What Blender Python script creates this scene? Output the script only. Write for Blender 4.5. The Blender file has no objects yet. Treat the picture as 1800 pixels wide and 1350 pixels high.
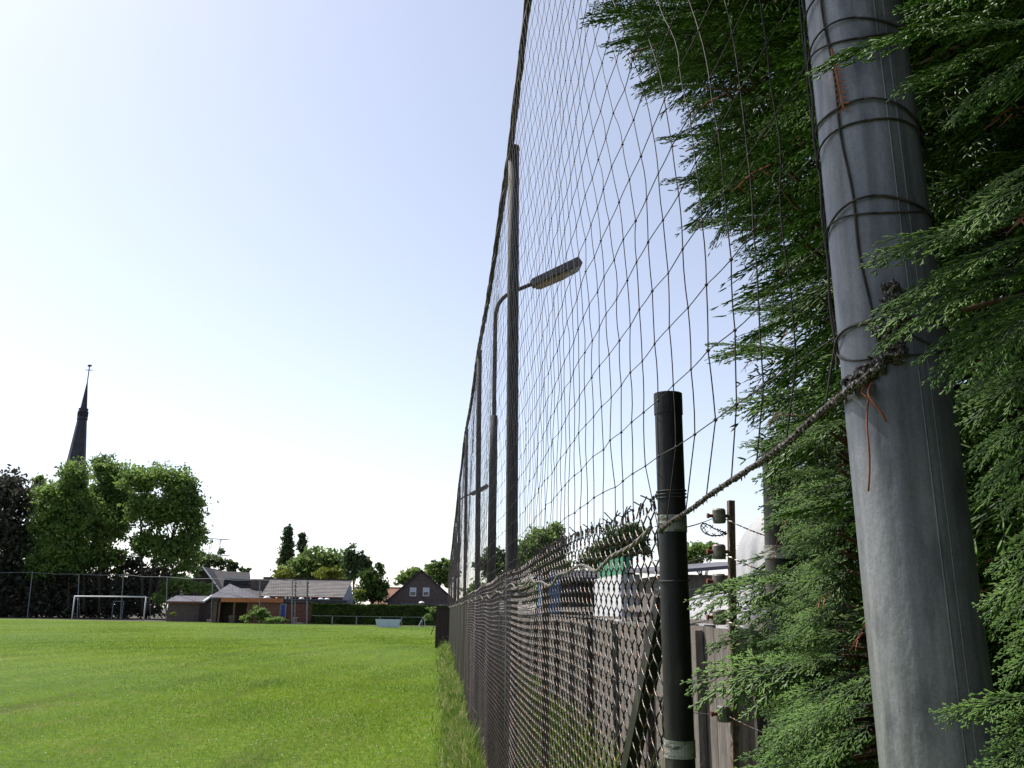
import bpy, math, random
import numpy as np
R_ = math.radians
# ------------------------------------------------------------------ camera
FPX = 1544.0
PITCH, YAW, ROLL = R_(14.52), R_(4.46), R_(0.8)
F = np.array([math.sin(YAW)*math.cos(PITCH), math.cos(YAW)*math.cos(PITCH), math.sin(PITCH)])
R0 = np.array([math.cos(YAW), -math.sin(YAW), 0.0]); U0 = np.cross(R0, F)
RV = math.cos(ROLL)*R0 + math.sin(ROLL)*U0
UV = -math.sin(ROLL)*R0 + math.cos(ROLL)*U0
EYE = np.array([0.0, 0.0, 1.6])
scene = bpy.context.scene
COL = scene.collection
cam = bpy.data.cameras.new('camera'); camo = bpy.data.objects.new('camera', cam); COL.objects.link(camo)
from mathutils import Matrix, Vector
M = Matrix(((RV[0], UV[0], -F[0]), (RV[1], UV[1], -F[1]), (RV[2], UV[2], -F[2])))
camo.matrix_world = Matrix.Translation(Vector(EYE)) @ M.to_4x4()
cam.sensor_width = 36; cam.lens = FPX/1800*36; cam.clip_start = 0.05; cam.clip_end = 4000
scene.camera = camo
# ------------------------------------------------------------------ light
SUN_AZ = -50.0      # degrees from +Y (fence direction), negative = towards the field
SUN_EL = 52.0
world = bpy.data.worlds.new('World'); scene.world = world; world.use_nodes = True
nt = world.node_tree; nt.nodes.clear()
sky = nt.nodes.new('ShaderNodeTexSky'); sky.sky_type = 'NISHITA'; sky.sun_disc = False
sky.sun_elevation = R_(SUN_EL); sky.sun_rotation = R_(SUN_AZ)
sky.air_density = 1.0; sky.dust_density = 1.0; sky.ozone_density = 2.6; sky.altitude = 0
bg = nt.nodes.new('ShaderNodeBackground'); bg.inputs[1].default_value = 0.085
wo = nt.nodes.new('ShaderNodeOutputWorld')
# thin even summer haze over the whole sky
hz_add = nt.nodes.new('ShaderNodeMix'); hz_add.data_type = 'RGBA'; hz_add.blend_type = 'ADD'; hz_add.inputs[0].default_value = 1.0
tcw = nt.nodes.new('ShaderNodeTexCoord'); dp = nt.nodes.new('ShaderNodeVectorMath'); dp.operation = 'DOT_PRODUCT'   # haze glows towards the sun
dp.inputs[1].default_value = (math.sin(R_(SUN_AZ))*.9, math.cos(R_(SUN_AZ))*.9, .3)
nt.links.new(tcw.outputs['Generated'], dp.inputs[0])
mr = nt.nodes.new('ShaderNodeMapRange'); mr.inputs[1].default_value = -.9; mr.inputs[2].default_value = 1.0; nt.links.new(dp.outputs['Value'], mr.inputs[0])
pw = nt.nodes.new('ShaderNodeMath'); pw.operation = 'POWER'; pw.inputs[1].default_value = 1.3; nt.links.new(mr.outputs[0], pw.inputs[0])
hc = nt.nodes.new('ShaderNodeVectorMath'); hc.operation = 'SCALE'; hc.inputs[0].default_value = (3.9, 3.75, 4.0); nt.links.new(pw.outputs[0], hc.inputs['Scale'])
sx = nt.nodes.new('ShaderNodeSeparateXYZ'); nt.links.new(tcw.outputs['Generated'], sx.inputs[0])      # milky air along the horizon
ab = nt.nodes.new('ShaderNodeMath'); ab.operation = 'ABSOLUTE'; nt.links.new(sx.outputs[2], ab.inputs[0])
m2 = nt.nodes.new('ShaderNodeMapRange'); m2.inputs[1].default_value = 0; m2.inputs[2].default_value = .75; m2.inputs[3].default_value = 1; m2.inputs[4].default_value = 0; nt.links.new(ab.outputs[0], m2.inputs[0])
p2_ = nt.nodes.new('ShaderNodeMath'); p2_.operation = 'POWER'; p2_.inputs[1].default_value = 2.6; nt.links.new(m2.outputs[0], p2_.inputs[0])
h2 = nt.nodes.new('ShaderNodeVectorMath'); h2.operation = 'SCALE'; h2.inputs[0].default_value = (3.0, 2.75, 2.75); nt.links.new(p2_.outputs[0], h2.inputs['Scale'])
sm = nt.nodes.new('ShaderNodeVectorMath'); sm.operation = 'ADD'; nt.links.new(hc.outputs[0], sm.inputs[0]); nt.links.new(h2.outputs[0], sm.inputs[1])
nt.links.new(sm.outputs[0], hz_add.inputs[7])
nt.links.new(sky.outputs[0], hz_add.inputs[6]); nt.links.new(hz_add.outputs[2], bg.inputs[0]); nt.links.new(bg.outputs[0], wo.inputs[0])
sun = bpy.data.lights.new('sun', 'SUN'); sun.energy = 5.0; sun.angle = R_(0.53); sun.color = (1.0, 0.95, 0.87)
suno = bpy.data.objects.new('sun', sun); COL.objects.link(suno)
sd = Vector((math.sin(R_(SUN_AZ))*math.cos(R_(SUN_EL)), math.cos(R_(SUN_AZ))*math.cos(R_(SUN_EL)), math.sin(R_(SUN_EL))))
suno.rotation_euler = sd.to_track_quat('Z', 'Y').to_euler(); suno.location = (-20, 20, 40)
scene.view_settings.view_transform = 'Standard'; scene.view_settings.look = 'None'
scene.view_settings.exposure = 0.45; scene.view_settings.gamma = 1.0
scene.view_settings.use_curve_mapping = False
scene.render.engine = 'CYCLES'
scene.cycles.max_bounces = 6; scene.cycles.transparent_max_bounces = 12
scene.render.film_transparent = False
# ------------------------------------------------------------------ survey helpers (photo measurement -> real position at a known distance)
def ray(u, v): return F + (u-900)/FPX*RV + (675-v)/FPX*UV
def on_x(u, v, x): d = ray(u, v); return EYE + d*x/d[0]
def on_y(u, v, y): d = ray(u, v); return EYE + d*y/d[1]
def on_z(u, v, z=0.0): d = ray(u, v); return EYE + d*(z-1.6)/d[2]
def proj(P):
    D = np.asarray(P, float) - EYE
    z = D @ F
    z = np.where(np.abs(z) < 1e-6, 1e-6, z)
    return 900+FPX*(D @ RV)/z, 675-FPX*(D @ UV)/z, z
rnd = random.Random(7); rng = np.random.default_rng(7)
# ------------------------------------------------------------------ materials
def srgb(r, g, b):
    f = lambda c: ((c/255+0.055)/1.055)**2.4 if c > 10 else c/255/12.92
    return (f(r), f(g), f(b), 1)
def mat(name, c1, c2=None, rough=0.8, metal=0.0, scale=4.0, detail=6.0, stretch=(1, 1, 1), bump=0.0, bscale=None,
        transl=0.0, tcol=None, attr=None, c3=None, scale3=40.0, f3=(0.55, 0.75), spec=0.4, ramp=(.35, .65)):
    m = bpy.data.materials.new(name); m.use_nodes = True
    n = m.node_tree.nodes; l = m.node_tree.links
    b = n['Principled BSDF']
    c1 = tuple(c1[:3])+(1,); c2 = tuple(c2[:3])+(1,) if c2 else None
    b.inputs['Roughness'].default_value = rough; b.inputs['Metallic'].default_value = metal
    b.inputs['Specular IOR Level'].default_value = spec
    tc = n.new('ShaderNodeTexCoord'); mp = n.new('ShaderNodeMapping'); mp.inputs['Scale'].default_value = stretch
    l.new(tc.outputs['Object'], mp.inputs[0])
    no = n.new('ShaderNodeTexNoise'); no.inputs['Scale'].default_value = scale; no.inputs['Detail'].default_value = detail
    l.new(mp.outputs[0], no.inputs['Vector'])
    col = None
    if c2:
        rp = n.new('ShaderNodeValToRGB'); rp.color_ramp.elements[0].position = ramp[0]; rp.color_ramp.elements[1].position = ramp[1]
        rp.color_ramp.elements[0].color = c1; rp.color_ramp.elements[1].color = c2
        if attr:
            at = n.new('ShaderNodeAttribute'); at.attribute_name = attr
            ad = n.new('ShaderNodeMath'); ad.operation = 'MULTIPLY_ADD'; ad.inputs[1].default_value = 0.5
            mu = n.new('ShaderNodeMath'); mu.operation = 'MULTIPLY'; mu.inputs[1].default_value = 0.7
            l.new(at.outputs['Fac'], mu.inputs[0]); l.new(no.outputs['Fac'], ad.inputs[0]); l.new(mu.outputs[0], ad.inputs[2])
            l.new(ad.outputs[0], rp.inputs[0])
        else:
            l.new(no.outputs['Fac'], rp.inputs[0])
        col = rp.outputs[0]
    if c3:
        n3 = n.new('ShaderNodeTexNoise'); n3.inputs['Scale'].default_value = scale3; n3.inputs['Detail'].default_value = 4
        l.new(mp.outputs[0], n3.inputs['Vector'])
        r3 = n.new('ShaderNodeMapRange'); r3.inputs[1].default_value = f3[0]; r3.inputs[2].default_value = f3[1]
        l.new(n3.outputs['Fac'], r3.inputs[0])
        mx = n.new('ShaderNodeMix'); mx.data_type = 'RGBA'
        l.new(r3.outputs[0], mx.inputs[0])
        if col: l.new(col, mx.inputs[6])
        else: mx.inputs[6].default_value = c1
        mx.inputs[7].default_value = tuple(c3[:3])+(1,)
        col = mx.outputs[2]
    if col: l.new(col, b.inputs['Base Color'])
    else: b.inputs['Base Color'].default_value = c1
    if bump:
        nb = n.new('ShaderNodeTexNoise'); nb.inputs['Scale'].default_value = bscale or scale*6; nb.inputs['Detail'].default_value = 5
        l.new(mp.outputs[0], nb.inputs['Vector'])
        bn = n.new('ShaderNodeBump'); bn.inputs['Strength'].default_value = bump; bn.inputs['Distance'].default_value = 0.02
        l.new(nb.outputs['Fac'], bn.inputs['Height']); l.new(bn.outputs[0], b.inputs['Normal'])
    if transl:
        tr = n.new('ShaderNodeBsdfTranslucent'); ms = n.new('ShaderNodeMixShader'); ms.inputs[0].default_value = transl
        if tcol: tr.inputs[0].default_value = tuple(tcol[:3])+(1,)
        elif col: l.new(col, tr.inputs[0])
        else: tr.inputs[0].default_value = c1
        out = n['Material Output']
        l.new(b.outputs[0], ms.inputs[1]); l.new(tr.outputs[0], ms.inputs[2]); l.new(ms.outputs[0], out.inputs[0])
    return m
M_ = {}
M_['galv'] = mat('galvanised_steel', (.12, .12, .13), (.225, .225, .235), .42, .3, 5, 9, (1, 1, .4), .08, 120, c3=(.09, .09, .10), scale3=34, f3=(.5, .72))
def spangle(m, sc, amt):
    n = m.node_tree.nodes; l = m.node_tree.links; b = n['Principled BSDF']; src = b.inputs['Base Color'].links[0].from_socket
    tc = n.new('ShaderNodeTexCoord'); v = n.new('ShaderNodeTexVoronoi'); v.inputs['Scale'].default_value = sc; l.new(tc.outputs['Object'], v.inputs['Vector'])
    r = n.new('ShaderNodeMapRange'); r.inputs[3].default_value = 1-amt; r.inputs[4].default_value = 1+amt; sp = n.new('ShaderNodeSeparateColor'); l.new(v.outputs['Color'], sp.inputs[0]); l.new(sp.outputs[0], r.inputs[0])
    mp = n.new('ShaderNodeMapping'); mp.inputs['Scale'].default_value = (1, 1, .03); l.new(tc.outputs['Object'], mp.inputs[0]); st = n.new('ShaderNodeTexNoise'); st.inputs['Scale'].default_value = 75; st.inputs['Detail'].default_value = 3; l.new(mp.outputs[0], st.inputs['Vector'])
    r2 = n.new('ShaderNodeMapRange'); r2.inputs[1].default_value = .35; r2.inputs[2].default_value = .7; r2.inputs[3].default_value = 1.15; r2.inputs[4].default_value = .62; l.new(st.outputs['Fac'], r2.inputs[0])
    mu = n.new('ShaderNodeMath'); mu.operation = 'MULTIPLY'; l.new(r.outputs[0], mu.inputs[0]); l.new(r2.outputs[0], mu.inputs[1])
    mx = n.new('ShaderNodeVectorMath'); mx.operation = 'SCALE'; l.new(src, mx.inputs[0]); l.new(mu.outputs[0], mx.inputs['Scale']); l.new(mx.outputs[0], b.inputs['Base Color'])
spangle(M_['galv'], 420, .10)
M_['galv_thin'] = mat('old_zinc_steel', (.028, .028, .031), (.05, .05, .056), .75, .1, 9, 4)
M_['chain'] = mat('chain_wire', (.014, .012, .012), (.055, .05, .047), .30, .55, 30, 3, c3=(.09, .05, .03), scale3=60, f3=(.5, .62))
M_['net'] = mat('net_cord', (.018, .015, .017), (.05, .036, .034), .75, 0, 60, 2)
M_['rope'] = mat('frayed_rope', (.035, .025, .025), (.13, .105, .10), .9, 0, 160, 3, c3=(.45, .42, .40), scale3=330, f3=(.57, .62), bump=.8, bscale=300)
M_['palerope'] = mat('weathered_rope', (.11, .095, .09), (.30, .27, .25), .8, 0, 90, 3, bump=.6, bscale=260)
M_['blackpost'] = mat('black_coated_steel', (.008, .007, .007), (.018, .015, .014), .5, 0, 14, 5, (1, 1, .3), .06, 90, c3=(.085, .078, .06), scale3=14, f3=(.56, .78), spec=.3)
M_['band'] = mat('band_tin', (.20, .20, .17), (.38, .38, .34), .6, .4, 9, 7, (1, 1, 3), c3=(.10, .09, .07), scale3=35, f3=(.5, .65), bump=.3)
M_['rust'] = mat('rusty_steel', (.10, .06, .045), (.20, .14, .11), .8, .2, 50, 5, bump=.3, bscale=200)
M_['rustred'] = mat('rusty_bolt', (.13, .035, .02), (.22, .07, .04), .85, 0, 80, 4)
M_['ceramic'] = mat('old_insulator_plastic', (.12, .10, .085), (.22, .19, .16), .5, 0, 60, 4)
M_['plank'] = mat('weathered_plank', (.12, .103, .09), (.24, .21, .185), .9, 0, 7, 8, (6, 6, .5), .5, 60, c3=(.08, .065, .055), scale3=22, f3=(.58, .72))
M_['plankdark'] = mat('dark_plank', (.035, .028, .025), (.07, .055, .05), .9, 0, 7, 8, (6, 6, .5), .4, 60)
M_['tarp'] = mat('white_tarpaulin', (.76, .76, .78), (.86, .85, .84), .5, 0, 5, 4, transl=.7, bump=.35, bscale=9)
M_['needle'] = mat('conifer_scale', (.005, .021, .009), (.17, .32, .045), .42, 0, 9, 3, attr='age_shade', transl=.34, spec=.45, ramp=(.38, .98))  # tips pale as new growth and sunlit; bases darkened to stand for inner shade
M_['bark'] = mat('conifer_bark', (.07, .04, .025), (.16, .09, .055), .9, 0, 30, 5, bump=.5)
M_['twig'] = mat('dry_twig', (.22, .07, .04), (.34, .12, .07), .8, 0, 60, 3)
M_['whitepaint'] = mat('white_paint', (.55, .56, .58), (.68, .69, .70), .5, 0, 8, 4)
M_['greypaint'] = mat('grey_post_paint', (.17, .18, .20), (.25, .26, .28), .6, .2, 8, 4)
M_['brick'] = mat('brown_brick', (.085, .064, .058), (.135, .10, .09), .9, 0, 3, 8, bump=.2, c3=(.2, .16, .14), scale3=30, f3=(.6, .8))
M_['brickred'] = mat('red_brown_brick', (.15, .06, .045), (.22, .10, .07), .9, 0, 3, 8)
M_['tile'] = mat('grey_brown_roof_tile', (.12, .108, .105), (.19, .172, .165), .85, 0, 1.2, 8, (1, 1, 1.5), c3=(.15, .12, .12), scale3=5, f3=(.55, .75))
M_['tiledark'] = mat('dark_roof_tile', (.03, .028, .034), (.05, .047, .055), .8, 0, 1.5, 8)
M_['tilered'] = mat('red_roof_tile', (.20, .09, .06), (.30, .14, .10), .85, 0, 1.5, 8)
M_['felt'] = mat('roofing_felt', (.09, .09, .11), (.14, .135, .16), .9, 0, 1.5, 6)
M_['greyboard'] = mat('grey_gable_boarding', (.22, .23, .27), (.30, .31, .35), .7, 0, 2, 5, (5, 5, .3))
M_['fascia'] = mat('orange_brown_fascia', (.42, .13, .05), (.52, .19, .08), .7, 0, 3, 5)
M_['cedar'] = mat('brown_boarding', (.17, .075, .045), (.24, .12, .075), .8, 0, 3, 5, (6, 6, .3))
M_['blue'] = mat('blue_door_paint', (.02, .05, .26), (.03, .07, .32), .5)
M_['glass'] = mat('window_glass', (.03, .035, .05), None, .12, 0, spec=.8)
M_['blind'] = mat('window_blind', (.45, .50, .58), (.55, .6, .66), .7, 0, 3)
M_['slate'] = mat('spire_slate', (.03, .03, .042), (.055, .05, .065), .7, 0, .4, 6, (1, 1, 3))
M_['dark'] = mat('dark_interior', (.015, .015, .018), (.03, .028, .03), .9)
M_['dome'] = mat('rooflight_acrylic', (.78, .78, .76), None, .3)
M_['shelter'] = mat('shelter_boards', (.035, .022, .022), (.06, .038, .036), .85, 0, 4, 6, (5, 5, .4), .2)
M_['lampgrey'] = mat('lamp_casing', (.07, .065, .07), (.11, .10, .10), .5, .3, 20)
M_['lamplens'] = mat('lamp_lens', (.35, .26, .13), (.5, .4, .22), .3, 0, 20, transl=.5)
M_['lampclear'] = mat('lamp_cover', (.6, .62, .66), None, .1, 0, transl=.6)
M_['bluewhite'] = mat('pale_blue_board', (.42, .48, .60), (.5, .56, .67), .6, 0, 3)
M_['pale'] = mat('pale_wood', (.4, .34, .26), (.5, .44, .35), .8)
M_['greensheet'] = mat('green_sheet', (.03, .16, .09), (.05, .22, .12), .5, 0, 3)
M_['bluesheet'] = mat('blue_sheet', (.12, .18, .32), (.18, .25, .42), .6, 0, 5)
def leafmat(name, a, b, tr=.35, sc=.5):
    return mat(name, a, b, .6, 0, sc, 5, transl=tr, spec=.25)
M_['leaf'] = leafmat('oak_leaves', (.09, .15, .04), (.24, .35, .09), .55)
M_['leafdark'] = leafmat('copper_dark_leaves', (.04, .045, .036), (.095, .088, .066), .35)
M_['leaflight'] = leafmat('willow_leaves', (.11, .18, .05), (.20, .28, .08), .55)
M_['leafyellow'] = leafmat('golden_leaves', (.12, .16, .02), (.24, .27, .04), .45)
M_['leafpoplar'] = leafmat('poplar_leaves', (.06, .10, .04), (.12, .17, .065), .45)
M_['leafhedge'] = leafmat('hedge_leaves', (.035, .07, .014), (.10, .17, .03), .3, 1.5)
M_['trunk'] = mat('tree_bark', (.035, .028, .022), (.07, .055, .045), .95, 0, 3, 6)
M_['blade'] = mat('grass_blade', (.10, .19, .009), (.21, .295, .015), .65, 0, .22, 9, transl=.5, spec=.25, c3=(.22, .22, .05), scale3=1.1, f3=(.58, .78))
M_['weed'] = mat('tall_grass_blade', (.06, .13, .016), (.20, .29, .04), .55, 0, 5, 5, transl=.5, spec=.35, c3=(.45, .40, .22), scale3=9, f3=(.54, .62))
M_['soil'] = mat('shaded_soil', (.05, .045, .035), (.09, .075, .055), .95, 0, 2, 8, bump=.5)
# ------------------------------------------------------------------ object helpers
def tag(o, label=None, cat=None, group=None, kind=None):
    if label: o['label'] = label
    if cat: o['category'] = cat
    if group: o['group'] = group
    if kind: o['kind'] = kind
    return o
def thing(name, label, cat, loc=(0, 0, 0), group=None):
    o = bpy.data.objects.new(name, None); COL.objects.link(o); o.location = loc; o.empty_display_size = .2
    return tag(o, label, cat, group)
def link_mesh(name, me, m, parent=None):
    if m is not None: me.materials.append(m)
    o = bpy.data.objects.new(name, me); COL.objects.link(o)
    if parent is not None:
        o.parent = parent
        loc = parent.location.copy() if parent.type == 'EMPTY' else Vector((0, 0, 0))
        o.matrix_parent_inverse = Matrix.Translation(-loc)      # children are written in world coordinates
    return o
class MB:
    def __init__(s): s.v = []; s.f = []; s.n = 0
    def add(s, v, f):
        s.v.extend([tuple(map(float, p)) for p in v]); s.f.extend([tuple(i+s.n for i in q) for q in f]); s.n += len(v); return s
    def box(s, x0, x1, y0, y1, z0, z1):
        v = [(x0, y0, z0), (x1, y0, z0), (x1, y1, z0), (x0, y1, z0), (x0, y0, z1), (x1, y0, z1), (x1, y1, z1), (x0, y1, z1)]
        return s.add(v, [(0, 3, 2, 1), (4, 5, 6, 7), (0, 1, 5, 4), (1, 2, 6, 5), (2, 3, 7, 6), (3, 0, 4, 7)])
    def bar(s, a, b, w, h=None, up=(0, 0, 1)):
        a = np.array(a, float); b = np.array(b, float); h = h or w
        d = b-a; d /= np.linalg.norm(d); up = np.array(up, float)
        if abs(d @ up) > .98: up = np.array([0, 1., 0])
        sd_ = np.cross(d, up); sd_ /= np.linalg.norm(sd_); u = np.cross(sd_, d)
        v = [p+sx*sd_*w/2+sz*u*h/2 for p in (a, b) for sx, sz in ((-1, -1), (1, -1), (1, 1), (-1, 1))]
        return s.add(v, [(0, 1, 2, 3), (7, 6, 5, 4), (0, 4, 5, 1), (1, 5, 6, 2), (2, 6, 7, 3), (3, 7, 4, 0)])
    def tube(s, pts, r, n=8, cap=True):
        pts = np.array(pts, float); k = len(pts)
        rr = np.full(k, r) if np.isscalar(r) else np.array(r, float)
        t = np.gradient(pts, axis=0); t /= np.linalg.norm(t, axis=1)[:, None]+1e-12
        ref = np.array([0, 0, 1.]) if abs(t[0][2]) < .9 else np.array([1., 0, 0])
        vs = []
        for i in range(k):
            a = np.cross(t[i], ref); a /= np.linalg.norm(a)+1e-12; ref = np.cross(a, t[i]); b = ref
            for j in range(n):
                q = 2*math.pi*j/n; vs.append(pts[i]+rr[i]*(math.cos(q)*a+math.sin(q)*b))
        fs = [(i*n+j, i*n+(j+1) % n, (i+1)*n+(j+1) % n, (i+1)*n+j) for i in range(k-1) for j in range(n)]
        if cap: fs += [tuple(range(n-1, -1, -1)), tuple((k-1)*n+j for j in range(n))]
        return s.add(vs, fs)
    def prism(s, poly, dvec):
        n = len(poly); p = np.array(poly, float); d = np.array(dvec, float)
        v = list(p)+list(p+d)
        return s.add(v, [tuple(range(n)), tuple(range(2*n-1, n-1, -1))]+[(j, j+n, (j+1) % n+n, (j+1) % n) for j in range(n)])
    def sphere(s, c, rx, ry, rz, n=10, m=6, zmin=-1):
        v = []; f = []
        for i in range(m+1):
            ph = math.pi*i/m
            for j in range(n):
                q = 2*math.pi*j/n
                v.append((c[0]+rx*math.sin(ph)*math.cos(q), c[1]+ry*math.sin(ph)*math.sin(q), c[2]+rz*max(zmin, math.cos(ph))))
        for i in range(m):
            for j in range(n): f.append((i*n+j, (i+1)*n+j, (i+1)*n+(j+1) % n, i*n+(j+1) % n))
        return s.add(v, f)
    def build(s, name, m, parent=None, smooth=False):
        me = bpy.data.meshes.new(name); me.from_pydata(s.v, [], s.f); me.update()
        if smooth: me.polygons.foreach_set('use_smooth', np.ones(len(me.polygons), bool))
        return link_mesh(name, me, m, parent)
def np_mesh(name, V, Fc, m, parent=None, smooth=False, attr=None):
    """V (n,3), Fc (k,3) or (k,4) arrays"""
    me = bpy.data.meshes.new(name); V = np.asarray(V, np.float32); Fc = np.asarray(Fc, np.int32)
    k, w = Fc.shape
    me.vertices.add(len(V)); me.vertices.foreach_set('co', V.ravel())
    me.loops.add(k*w); me.loops.foreach_set('vertex_index', Fc.ravel())
    me.polygons.add(k); me.polygons.foreach_set('loop_start', np.arange(0, k*w, w, dtype=np.int32))
    me.polygons.foreach_set('loop_total', np.full(k, w, np.int32))
    if smooth: me.polygons.foreach_set('use_smooth', np.ones(k, bool))
    me.update(calc_edges=True)
    if attr is not None:
        a = me.attributes.new('age_shade', 'FLOAT', 'POINT'); a.data.foreach_set('value', np.asarray(attr, np.float32))
    return link_mesh(name, me, m, parent)
def np_tubes(P0, P1, r0, r1=None, n=3):
    """many straight sticks at once; returns V, F(quads)"""
    P0 = np.asarray(P0, float); P1 = np.asarray(P1, float); k = len(P0)
    r0 = np.broadcast_to(r0, (k,)).astype(float); r1 = r0 if r1 is None else np.broadcast_to(r1, (k,)).astype(float)
    d = P1-P0; d /= np.linalg.norm(d, axis=1)[:, None]+1e-12
    ref = np.where(np.abs(d[:, 2:3]) < .9, np.array([[0, 0, 1.]]), np.array([[0, 1., 0]]))
    a = np.cross(d, ref); a /= np.linalg.norm(a, axis=1)[:, None]; b = np.cross(d, a)
    q = 2*np.pi*np.arange(n)/n
    ring = np.cos(q)[None, :, None]*a[:, None, :]+np.sin(q)[None, :, None]*b[:, None, :]
    V = np.concatenate([P0[:, None, :]+ring*r0[:, None, None], P1[:, None, :]+ring*r1[:, None, None]], 1).reshape(-1, 3)
    base = (np.arange(k)*2*n)[:, None, None]
    j = np.arange(n); q4 = np.stack([j, (j+1) % n, (j+1) % n+n, j+n], 1)[None]
    return V, (base+q4).reshape(-1, 4)
def np_paths(P, r, n=3):
    """P (k,m,3): k polylines of m points, swept with radius r. Returns V, quads"""
    P = np.asarray(P, float); k, m, _ = P.shape
    t = np.gradient(P, axis=1); t /= np.linalg.norm(t, axis=2)[..., None]+1e-12
    ref = np.array([1., 0, 0])
    a = np.cross(t, ref); nn = np.linalg.norm(a, axis=2)[..., None]; a = np.where(nn > 1e-3, a/(nn+1e-9), np.array([0, 1., 0])); b = np.cross(t, a)
    q = 2*np.pi*np.arange(n)/n
    V = P[:, :, None, :]+r*(np.cos(q)[None, None, :, None]*a[:, :, None, :]+np.sin(q)[None, None, :, None]*b[:, :, None, :])
    i = np.arange(m-1)[:, None]; j = np.arange(n)[None]
    f = np.stack([i*n+j, i*n+(j+1) % n, (i+1)*n+(j+1) % n, (i+1)*n+j], -1).reshape(-1, 4)
    return V.reshape(-1, 3), ((np.arange(k)*m*n)[:, None, None]+f[None]).reshape(-1, 4)
def join(parts):
    Vs, Fs, off = [], [], 0
    for V, f in parts: Vs.append(V); Fs.append(f+off); off += len(V)
    return np.concatenate(Vs), np.concatenate(Fs)
# ================================================================== GROUND
def lawn_material():
    m = bpy.data.materials.new('mown_lawn'); m.use_nodes = True; n = m.node_tree.nodes; l = m.node_tree.links
    b = n['Principled BSDF']; b.inputs['Roughness'].default_value = .9; b.inputs['Specular IOR Level'].default_value = .15
    tc = n.new('ShaderNodeTexCoord')
    def noise(sc, det, st=(1, 1, 1), rot=0):
        mp = n.new('ShaderNodeMapping'); mp.inputs['Scale'].default_value = st; mp.inputs['Rotation'].default_value = (0, 0, rot)
        l.new(tc.outputs['Object'], mp.inputs[0]); t = n.new('ShaderNodeTexNoise'); t.inputs['Scale'].default_value = sc
        t.inputs['Detail'].default_value = det; l.new(mp.outputs[0], t.inputs['Vector']); return t.outputs['Fac']
    def mixc(fac, a, bb):
        x = n.new('ShaderNodeMix'); x.data_type = 'RGBA'; l.new(fac, x.inputs[0])
        if isinstance(a, tuple): x.inputs[6].default_value = a
        else: l.new(a, x.inputs[6])
        x.inputs[7].default_value = bb; return x.outputs[2]
    def rng_(f, a, bb, lo=0, hi=1):
        x = n.new('ShaderNodeMapRange'); x.inputs[1].default_value = a; x.inputs[2].default_value = bb
        x.inputs[3].default_value = lo; x.inputs[4].default_value = hi; l.new(f, x.inputs[0]); return x.outputs[0]
    c = mixc(rng_(noise(.12, 6, (1, .35, 1)), .4, .62), (.145, .225, .014, 1), (.10, .18, .012, 1))
    c = mixc(rng_(noise(9, 8), .35, .7, 0, .75), c, (.035, .075, .008, 1))
    c = mixc(rng_(noise(2.2, 8, (1, .5, 1), .5), .52, .72, 0, .6), c, (.17, .185, .035, 1))
    c = mixc(rng_(noise(.55, 7, (1, .5, 1), .2), .6, .74, 0, .55), c, (.20, .18, .07, 1))
    c = mixc(rng_(noise(.35, 3, (4, .25, 1), -.35), .60, .68, 0, .5), c, (.06, .08, .015, 1))
    l.new(c, b.inputs['Base Color'])
    bp = n.new('ShaderNodeBump'); bp.inputs['Strength'].default_value = .9; bp.inputs['Distance'].default_value = .03
    l.new(noise(60, 6), bp.inputs['Height']); l.new(bp.outputs[0], b.inputs['Normal'])
    return m
M_['lawn'] = lawn_material()
def mow_bands(m):
    n = m.node_tree.nodes; l = m.node_tree.links; b = n['Principled BSDF']; src = b.inputs['Base Color'].links[0].from_socket
    tc = n.new('ShaderNodeTexCoord'); mp = n.new('ShaderNodeMapping'); mp.inputs['Rotation'].default_value = (0, 0, R_(12)); l.new(tc.outputs['Object'], mp.inputs[0])
    w = n.new('ShaderNodeTexWave'); w.inputs['Scale'].default_value = .16; w.inputs['Distortion'].default_value = 1.6; w.inputs['Detail'].default_value = 2; w.inputs['Detail Scale'].default_value = .6; l.new(mp.outputs[0], w.inputs['Vector'])
    r = n.new('ShaderNodeMapRange'); r.inputs[3].default_value = .90; r.inputs[4].default_value = 1.05; l.new(w.outputs['Fac'], r.inputs[0])
    mx = n.new('ShaderNodeVectorMath'); mx.operation = 'SCALE'; l.new(src, mx.inputs[0]); l.new(r.outputs[0], mx.inputs['Scale']); l.new(mx.outputs[0], b.inputs['Base Color'])
mow_bands(M_['lawn']); mow_bands(M_['blade'])
E0 = on_z(-60, 1086); E1 = on_z(760, 1103)
g = MB(); g.add([(-900, -200, 0), (900, -200, 0), (900, 2500, 0), (-900, 2500, 0)], [(0, 1, 2, 3)])
tag(g.build('ground', M_['soil']), kind='structure')
# gently uneven playing field
nx, ny = 60, 80
xs = np.linspace(-75, .62, nx); ys = np.linspace(-6, 1, ny); ys = -6+(np.linspace(0, 1, ny)**1.6)*1.0
P = []
for j in range(ny):
    t = (j/(ny-1))**1.5
    for i in range(nx):
        x = xs[i]; ye = E0[1]+(E1[1]-E0[1])*(x-E0[0])/(E1[0]-E0[0])
        P.append((x, -6+(ye+6)*t, .014+.010*math.sin(x*.31+2)*math.sin(t*19+x*.11)*(1 if x < -.5 else 0)))
Fq = [(j*nx+i, j*nx+i+1, (j+1)*nx+i+1, (j+1)*nx+i) for j in range(ny-1) for i in range(nx-1)]
tag(np_mesh('playing_field', np.array(P), np.array(Fq), M_['lawn'], smooth=True), kind='structure')
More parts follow.
